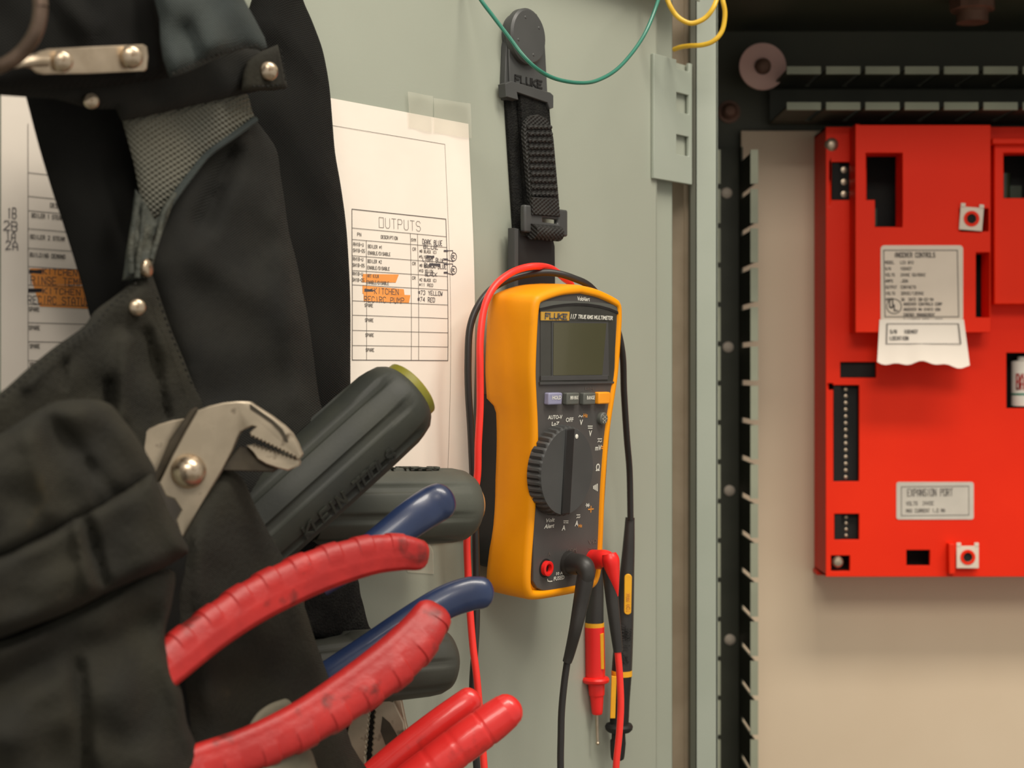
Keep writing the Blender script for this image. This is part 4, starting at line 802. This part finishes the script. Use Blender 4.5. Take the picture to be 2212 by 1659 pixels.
# metal clip, ring and rivets on the belt
q = [(42,136),(50,128),(66,120),(84,110),(102,105),(200,100),(308,95),(315,99),(318,120),(315,146),(309,152),(200,157),(92,159),(76,156),(64,146),(48,142)]
m = MB(); m.poly([P(x, y, dd(x)-.1015) for x, y in q], (0,.0022,0), .0006); cl = m.build('belt_clip', M['steel'], po, label='long steel clip plate')
tube(m := MB(), [P(x, y, dd(x)-.1012) for x, y in [(30,142),(52,134),(74,131),(100,131)]], [.0012,.0020,.0024,.0022], 10); m.build('clip_neck', M['steel'], cl)
def rivet(px, py, off, rp, side=None, mt=None, par=None, sq=.55):
    Y = dd(px)-off; c = P(px, py, Y); r = rp/F*Y; ax = Vector(side) if side else (Vector((0,0,CZ))-c).normalized()*.8+NRM*.3
    return MB().lathe(c-ax.normalized()*.002, ax, [(0,r*.9),(.002,r),(.002+r*sq*.35,r*.95),(.002+r*sq*.7,r*.72),(.002+r*sq*.92,r*.4),(.002+r*sq,r*.05)], 28).build('rivet', mt or M['rivet'], par or po, sharp=60)
rivet(135, 133, .1045, 23, par=cl); rivet(284, 123, .1045, 25, par=cl)
rivet(197, 219, .083, 17); rivet(580, 154, .0890, 21); rivet(296, 664, .0805, 19); rivet(320, 579, .0800, 21, side=(1,-.22,.1), sq=.35)
c0 = P(-50, 15, dd(0)-.115); tube(m := MB(), [P(-50+138*math.cos(a), 15-138*math.sin(a), dd(0)-.113-.00005*math.cos(a)*100) for a in [2*PI*i/24 for i in range(25)]], .0026, 14, 4); m.build('belt_ring', M['ring'], po)
# pocket rolls at left
def ro(a, k=0.0): return lambda x, y: a+k*y
pn('pouch_back', [(-80,1150),(200,960),(300,960),(340,1100),(420,1200),(440,1440),(430,1740),(-80,1740)], .098, M['nyblack'], bulge=.002, R=30, g=26)
pn('pocket_side', [(395,1165),(440,1080),(478,1020),(500,1015),(526,1036),(550,1090),(582,1152),(616,1212),(640,1262),(662,1322),(684,1392),(706,1452),(736,1540),(760,1610),(790,1720),(420,1720),(400,1600),(372,1380),(380,1240)], .096, M['leather'], bulge=.006, R=36, g=16, wr=.003, seed=11, folds=[(424,1130,434,1320,10,.004),(440,1400,470,1640,24,.005),(640,1290,700,1460,12,.004)])
pn('pocket_front', [(-80,1390),(0,1388),(110,1345),(230,1285),(318,1232),(352,1228),(378,1240),(372,1300),(356,1372),(368,1440),(392,1490),(404,1560),(424,1610),(440,1680),(446,1740),(-80,1740)], ro(.124), M['leather'], bulge=.008, R=22, g=13, wr=.005, wf=.011, seed=21,
   folds=[(170,1440,190,1720,16,-.008),(0,1480,360,1330,34,-.006),(360,1440,430,1640,14,.005),(240,1500,330,1640,60,.006),(20,1600,150,1560,40,.005)])
pn('pouch_loop', [(-80,1230),(0,1196),(80,1160),(160,1112),(240,1070),(320,1022),(338,1038),(352,1070),(372,1120),(400,1168),(408,1190),(396,1202),(340,1234),(250,1272),(150,1322),(70,1352),(0,1378),(-80,1400)], ro(.130), M['leather'], bulge=.015, R=34, g=11, wr=.003, wf=.014, seed=31, folds=[(186,1120,226,1260,13,-.007),(160,1120,190,1270,12,.004),(330,1040,396,1180,14,.004)])
pn('pouch_loop', [(-80,980),(-10,944),(60,900),(120,868),(190,862),(236,872),(262,900),(290,936),(316,978),(336,1016),(334,1040),(300,1062),(240,1098),(150,1144),(70,1180),(0,1214),(-80,1240)], ro(.126), M['leather'], bulge=.016, R=40, g=11, wr=.005, wf=.012, seed=41, folds=[(100,900,260,1080,20,-.004),(70,960,110,1100,24,.005),(190,1000,210,1080,9,-.003)])
pn('lining_tab', [(538,1565),(556,1540),(580,1522),(606,1512),(620,1510),(632,1522),(634,1545),(600,1575),(560,1585)], .112, M['tabgrey'], bulge=.003, R=12, g=8, wr=.001)
pn('lining_tab', [(556,1668),(576,1644),(612,1624),(642,1614),(668,1616),(682,1650),(686,1700),(560,1710)], .145, M['tabgrey'], bulge=.005, R=24, g=9, wr=.001)
pn('pocket_gusset', [(385,1490),(420,1440),(470,1400),(560,1440),(600,1560),(600,1720),(440,1720),(420,1640)], .086, M['nyblack'], bulge=.002, R=20, g=18)
pn('velcro_patch', [(640,1250),(700,1225),(766,1240),(780,1290),(797,1352),(810,1375),(700,1380),(650,1350)], .047, M['velcro'], bulge=.003, R=16, g=14)
# =================================================================== tools
def handle(t, A, B, prof, mt, name='handle', lobes=9, depth=.07, ph=0.0, lob0=.008, N=None):
    ax = (B-A).normalized(); L = (B-A).length; mid = (A+B)/2; vw = (mid-Vector((0,0,CZ))).normalized()
    s = vw.cross(ax).normalized(); c = -(ax.cross(s)).normalized()
    if c.dot(vw) > 0: c = -c
    n = lobes*16; rings = []
    for d, r in prof:            # d = distance back from the end B
        ctr = B-ax*d; rg = []; fade = max(0, min(1, (d-lob0)/.004))
        for i in range(n):
            a = 2*PI*i/n; q = (a*lobes/(2*PI)+ph) % 1; gr = 1 if .38 < q < .62 else (0 if q < .33 or q > .67 else ((q-.33)/.05 if q < .5 else (.67-q)/.05))
            rg.append(ctr+(c*math.cos(a)+s*math.sin(a))*r*(1-depth*gr*fade))
        rings.append(rg)
    o = MB().loft(rings).build(name, mt, t, sharp=50)
    def fn(r0, a0, flip=1): return lambda u, v, h: B-ax*0+ax*u+(c*math.cos(a0-flip*v/r0)+s*math.sin(a0-flip*v/r0))*(r0+h)
    return o, fn, ax, s
def dense(pr, k=6): return [tuple(x) for x in crom(pr, k)]
# big black screwdriver
A = P(515,1178,.712); B = P(884,845,.752); sc = .74/F
t = thing('screwdriver', 'thick black cushion-grip screwdriver slanting up from the pouch, olive end cap', 'screwdriver', A)
pr = [(-.0005,.0), (.0,52*sc), (.0006,66*sc), (.0022,78*sc), (.005,88*sc), (.010,94*sc), (.014,97*sc), (.030,98*sc), (.060,97*sc), (.090,95*sc), (.125,90*sc)]
h, fn, ax, s = handle(t, A, B, pr, M['grip'], lobes=8, depth=.085, ph=.25, lob0=.010)
m = MB(); strokes(m, 'KLEIN TOOLS', -.0855, -.0035, .0072, .0013, fn(97.5*sc, math.radians(50), 1), asp=.78, sp=1.38, hgt=.0006); m.build('embossed_lettering', M['grip'], h)
m = MB(); m.lathe(B+ax*-.001, ax, [(0,.0150),(.0032,.0148),(.0040,.0136),(.0044,.001)], 32); m.build('end_cap', M['olive'], t)
# grey screwdriver lying behind
A = P(600,1098,.765); B = P(1016,1091,.835); sc = .82/F
t = thing('screwdriver', 'grey cushion-grip screwdriver behind the big black one, with amber end cap', 'screwdriver', A)
pr = [(-.0004,.0), (.0,44*sc), (.0008,56*sc), (.003,68*sc), (.007,77*sc), (.013,81*sc), (.03,82*sc), (.06,82*sc), (.1,80*sc)]
h, fn, ax, s = handle(t, A, B, pr, M['gripgrey'], lobes=8, depth=.07, ph=.1, lob0=.014)
m = MB(); strokes(m, 'KLEIN TOOLS', -.073, -.003, .0065, .0012, fn(81.5*sc, math.radians(-84), 1), asp=.78, sp=1.38, hgt=.0009); m.build('embossed_lettering', M['gripgrey'], h)
m = MB(); m.lathe(B-ax*.001, ax, [(0,.0108),(.0030,.0106),(.0042,.009),(.0048,.001)], 32); m.build('end_cap', M['ambercap'], t)
# third screwdriver low
A = P(640,1450,.748); B = P(966,1426,.80); sc = .78/F
t = thing('screwdriver', 'dark grey fluted screwdriver handle lying below the navy plier grips', 'screwdriver', A)
pr = [(-.0004,.0), (.0,40*sc), (.0008,54*sc), (.003,66*sc), (.007,73*sc), (.013,76*sc), (.03,78*sc), (.05,78*sc), (.0585,77*sc), (.060,70*sc), (.0625,68*sc), (.08,62*sc)]
h, fn, ax, s = handle(t, A, B, pr, M['grip2'], lobes=8, depth=.07, ph=.4, lob0=.010)
m = MB(); strokes(m, 'KLEIN', -.0560, -.003, .0060, .0011, fn(78*sc, math.radians(-42), 1), asp=.8, sp=1.38, hgt=.0007); m.build('embossed_lettering', M['grip2'], h)
# navy pliers
t = thing('pliers', 'pliers with two smooth navy blue dipped handles crossing in the pouch', 'pliers', P(700,1400,.74))
grip(m := MB(), [(690,1262,.725,30),(760,1216,.728,33),(830,1166,.735,37),(890,1120,.742,41),(930,1094,.748,42),(951,1083,.75,41)], flat=.62, sub=10); m.build('handle_grip', M['blue'], t, sharp=80)
grip(m := MB(), [(640,1520,.728,36),(700,1472,.730,37),(800,1405,.735,37),(890,1344,.741,37),(960,1302,.747,37),(1010,1284,.751,37),(1040,1280,.753,35)], flat=.62, sub=10); m.build('handle_grip', M['blue'], t, sharp=80)
m = MB(); m.poly([P(600,1540,.735),P(650,1490,.735),P(655,1290,.735),P(690,1250,.735),P(640,1230,.735),P(600,1330,.735),P(580,1420,.735)], (0,.006,0), .001); m.build('plier_arm', M['steeldark'], t)
# red lineman pliers
def ribs(top, per, w0, amp, groove=True, gra=None):
    def f(s, a):
        c = math.cos(a)*(-1 if top else 1); k = 1/(abs(math.cos(a))**3.2+abs(math.sin(a))**3.2)**(1/3.2)*.97
        x = (s/per) % 1
        if c > .05: k += amp*min(1, (c-.05)*6)*(1 if x < .46 else 0)
        if groove:
            g = gra if gra is not None else (-1.05 if top else -2.1)
            d = (a-2*PI if a > PI else a)-g; k -= .075*math.exp(-(d/.13)**2)
        return k
    return f
t = thing('pliers', 'large pliers with two long scuffed red grips reaching across the pouch', 'pliers', P(440,1500,.64))
grip(m := MB(), [(330,1462,.604,50),(368,1430,.612,50),(460,1358,.628,49),(560,1293,.645,50),(680,1236,.662,49),(790,1202,.676,44),(860,1194,.684,40),(900,1198,.688,35)], flat=.72, sub=30, n=40, shape=ribs(True, .0152, 0, .075)); m.build('handle_grip', M['gripred'], t, sharp=24, label='upper scuffed red grip')
grip(m := MB(), [(390,1672,.612,50),(440,1652,.620,50),(540,1618,.632,50),(650,1566,.646,52),(750,1502,.660,54),(850,1428,.676,56),(905,1372,.686,51),(930,1335,.692,44)], flat=.72, sub=30, n=40, shape=ribs(False, .0165, 0, .075, True, -1.95)); m.build('handle_grip', M['gripred'], t, sharp=24, label='lower scuffed red grip')
m = MB(); m.poly([P(300,1400,.62),P(350,1440,.62),P(370,1600,.62),P(400,1690,.62),P(340,1720,.62),P(240,1560,.62)], (0,.008,0), .001); m.build('plier_joint', M['steeldark'], t)
# bright red dipped pliers
def dip(per, w_, amp):
    def f(s, a):
        x = ((s+.002) % per); x = min(x, per-x); return 1-amp*math.exp(-(x/w_)**2)
    return f
t = thing('pliers', 'small pliers with bright red rounded dipped grips sticking out lowest', 'pliers', P(800,1650,.75))
grip(m := MB(), [(720,1742,.742,31),(790,1688,.744,31),(870,1622,.748,32),(940,1568,.752,32),(995,1528,.756,31),(1015,1512,.758,29)], flat=.8, sub=14, n=28, shape=dip(.9, .001, .0)); m.build('handle_grip', M['dipred'], t, sharp=80)
grip(m := MB(), [(780,1780,.728,42),(850,1718,.730,42),(930,1658,.733,43),(1005,1602,.736,43),(1060,1562,.739,42),(1097,1534,.741,38)], flat=.85, sub=16, n=32, shape=dip(.0145, .0006, .045)); m.build('handle_grip', M['dipred'], t, sharp=80)
# steel pump pliers
def Yp(x): return .640+(x-340)*.00007
def fpoly(q, dy, th, name, mt, par, bev=.0006, label=None):
    m = MB(); m.poly([P(x, y, Yp(x)+dy) for x, y in q], (0,th,0), bev); return m.build(name, mt, par, label=label)
t = thing('pump_pliers', 'silver pump pliers with toothed jaws and domed pivot poking out of the pouch', 'pliers', P(408,1020,Yp(408)))
def teeth(a, b, n, amp):
    out = []; dx, dy = b[0]-a[0], b[1]-a[1]; l = math.hypot(dx, dy)
    for k in range(n): out.append((a[0]+dx*k/n, a[1]+dy*k/n)); out.append((a[0]+dx*(k+.5)/n-dy/l*amp, a[1]+dy*(k+.5)/n+dx/l*amp))
    out.append(b); return out
up = [(426,887),(452,877),(482,870),(512,867),(537,868),(548,876),(584,899),(612,920),(629,937),(641,958),(651,982),(649,988),(643,993)]+teeth((640,991),(542,944),12,4)+[(539,935),(546,927),(553,922),(545,921),(530,926),(518,932),(511,944),(500,972),(478,1014),(447,1066),(425,1104),(404,1144),(394,1164),(380,1124),(392,1102),(376,1078),(358,1072),(344,1043),(372,984),(400,932)]
uj = fpoly(up, 0, .0070, 'upper_jaw', M['steeldull'], t)
fpoly([(340,1042),(372,984),(424,886),(420,880),(410,886),(366,950),(332,1030)], .0012, .0060, 'jaw_edge', M['steeldark'], t)
m = MB(); a = [(540,872),(562,888),(590,908),(610,927),(619,943),(623,955),(618,955),(612,945),(604,932),(586,914),(560,896),(541,884)]
m.poly([P(x, y, Yp(x)-.0002) for x, y in a], (0,.001,0)); m.build('jaw_groove', M['steeldark'], uj)
lo = [(532,962)]+teeth((540,962),(645,996),12,-4)+[(646,1000),(644,1007),(622,1017),(600,1012),(574,1003),(556,992),(546,978)]
fpoly(lo, .0015, .0070, 'lower_jaw', M['steeldull'], t)
fpoly([(498,985),(516,966),(536,968),(548,984),(574,1003),(600,1012),(590,1020),(478,1016)], .0040, .0060, 'lower_jaw_web', M['steeldark'], t)
fpoly([(304,938),(322,926),(344,916),(372,908),(400,904),(380,950),(345,1025),(330,1050),(318,1010)], .0045, .0050, 'adjusting_arm', M['steeldull'], t)
fpoly([(410,1060),(392,1102),(376,1078),(386,1050)], .006, .003, 'adjusting_arm', M['steeldark'], t)
Y = Yp(408); c = P(408,1018,Y-.0005); r = 38/F*Y
m = MB(); m.lathe(c, (-.05,-1,.05), [(-.004,r*.9),(0,r),(.0012,r*1.0),(.0032,r*.93),(.0052,r*.78),(.0068,r*.55),(.0077,r*.3),(.0080,.0001)], 36); m.build('pivot_rivet', M['rivet'], t, sharp=70)
# small toothed jaws at the bottom
t = thing('pump_pliers', 'dark steel toothed pliers jaws hanging low behind the bright red grips', 'pliers', P(820,1600,.775))
def bp_(q, Y, th, name, mt, par): m = MB(); m.poly([P(x, y, Y) for x, y in q], (0,th,0), .0006); return m.build(name, mt, par)
bp_([(760,1540),(790,1530),(800,1528)]+teeth((800,1535),(790,1640),9,3)+[(786,1720),(740,1720),(745,1600)], .775, .007, 'jaw', M['steeldull'], t)
j = bp_([(812,1528)]+teeth((808,1532),(800,1650),10,-3)[::1]+[(796,1720),(900,1720),(878,1600),(872,1560),(850,1515),(830,1510)], .777, .007, 'jaw', M['steeldull'], t)
m = MB(); m.poly([P(x, y, .7765) for x, y in [(826,1548),(842,1562),(856,1586),(866,1606),(846,1612),(834,1612),(822,1580)]], (0,.001,0)); m.build('jaw_recess', M['steeldark'], j)
bp_([(845,1504),(866,1510),(876,1560),(886,1600),(892,1660),(884,1660),(872,1600),(852,1540)], .782, .006, 'adjusting_arm', M['steel'], t)
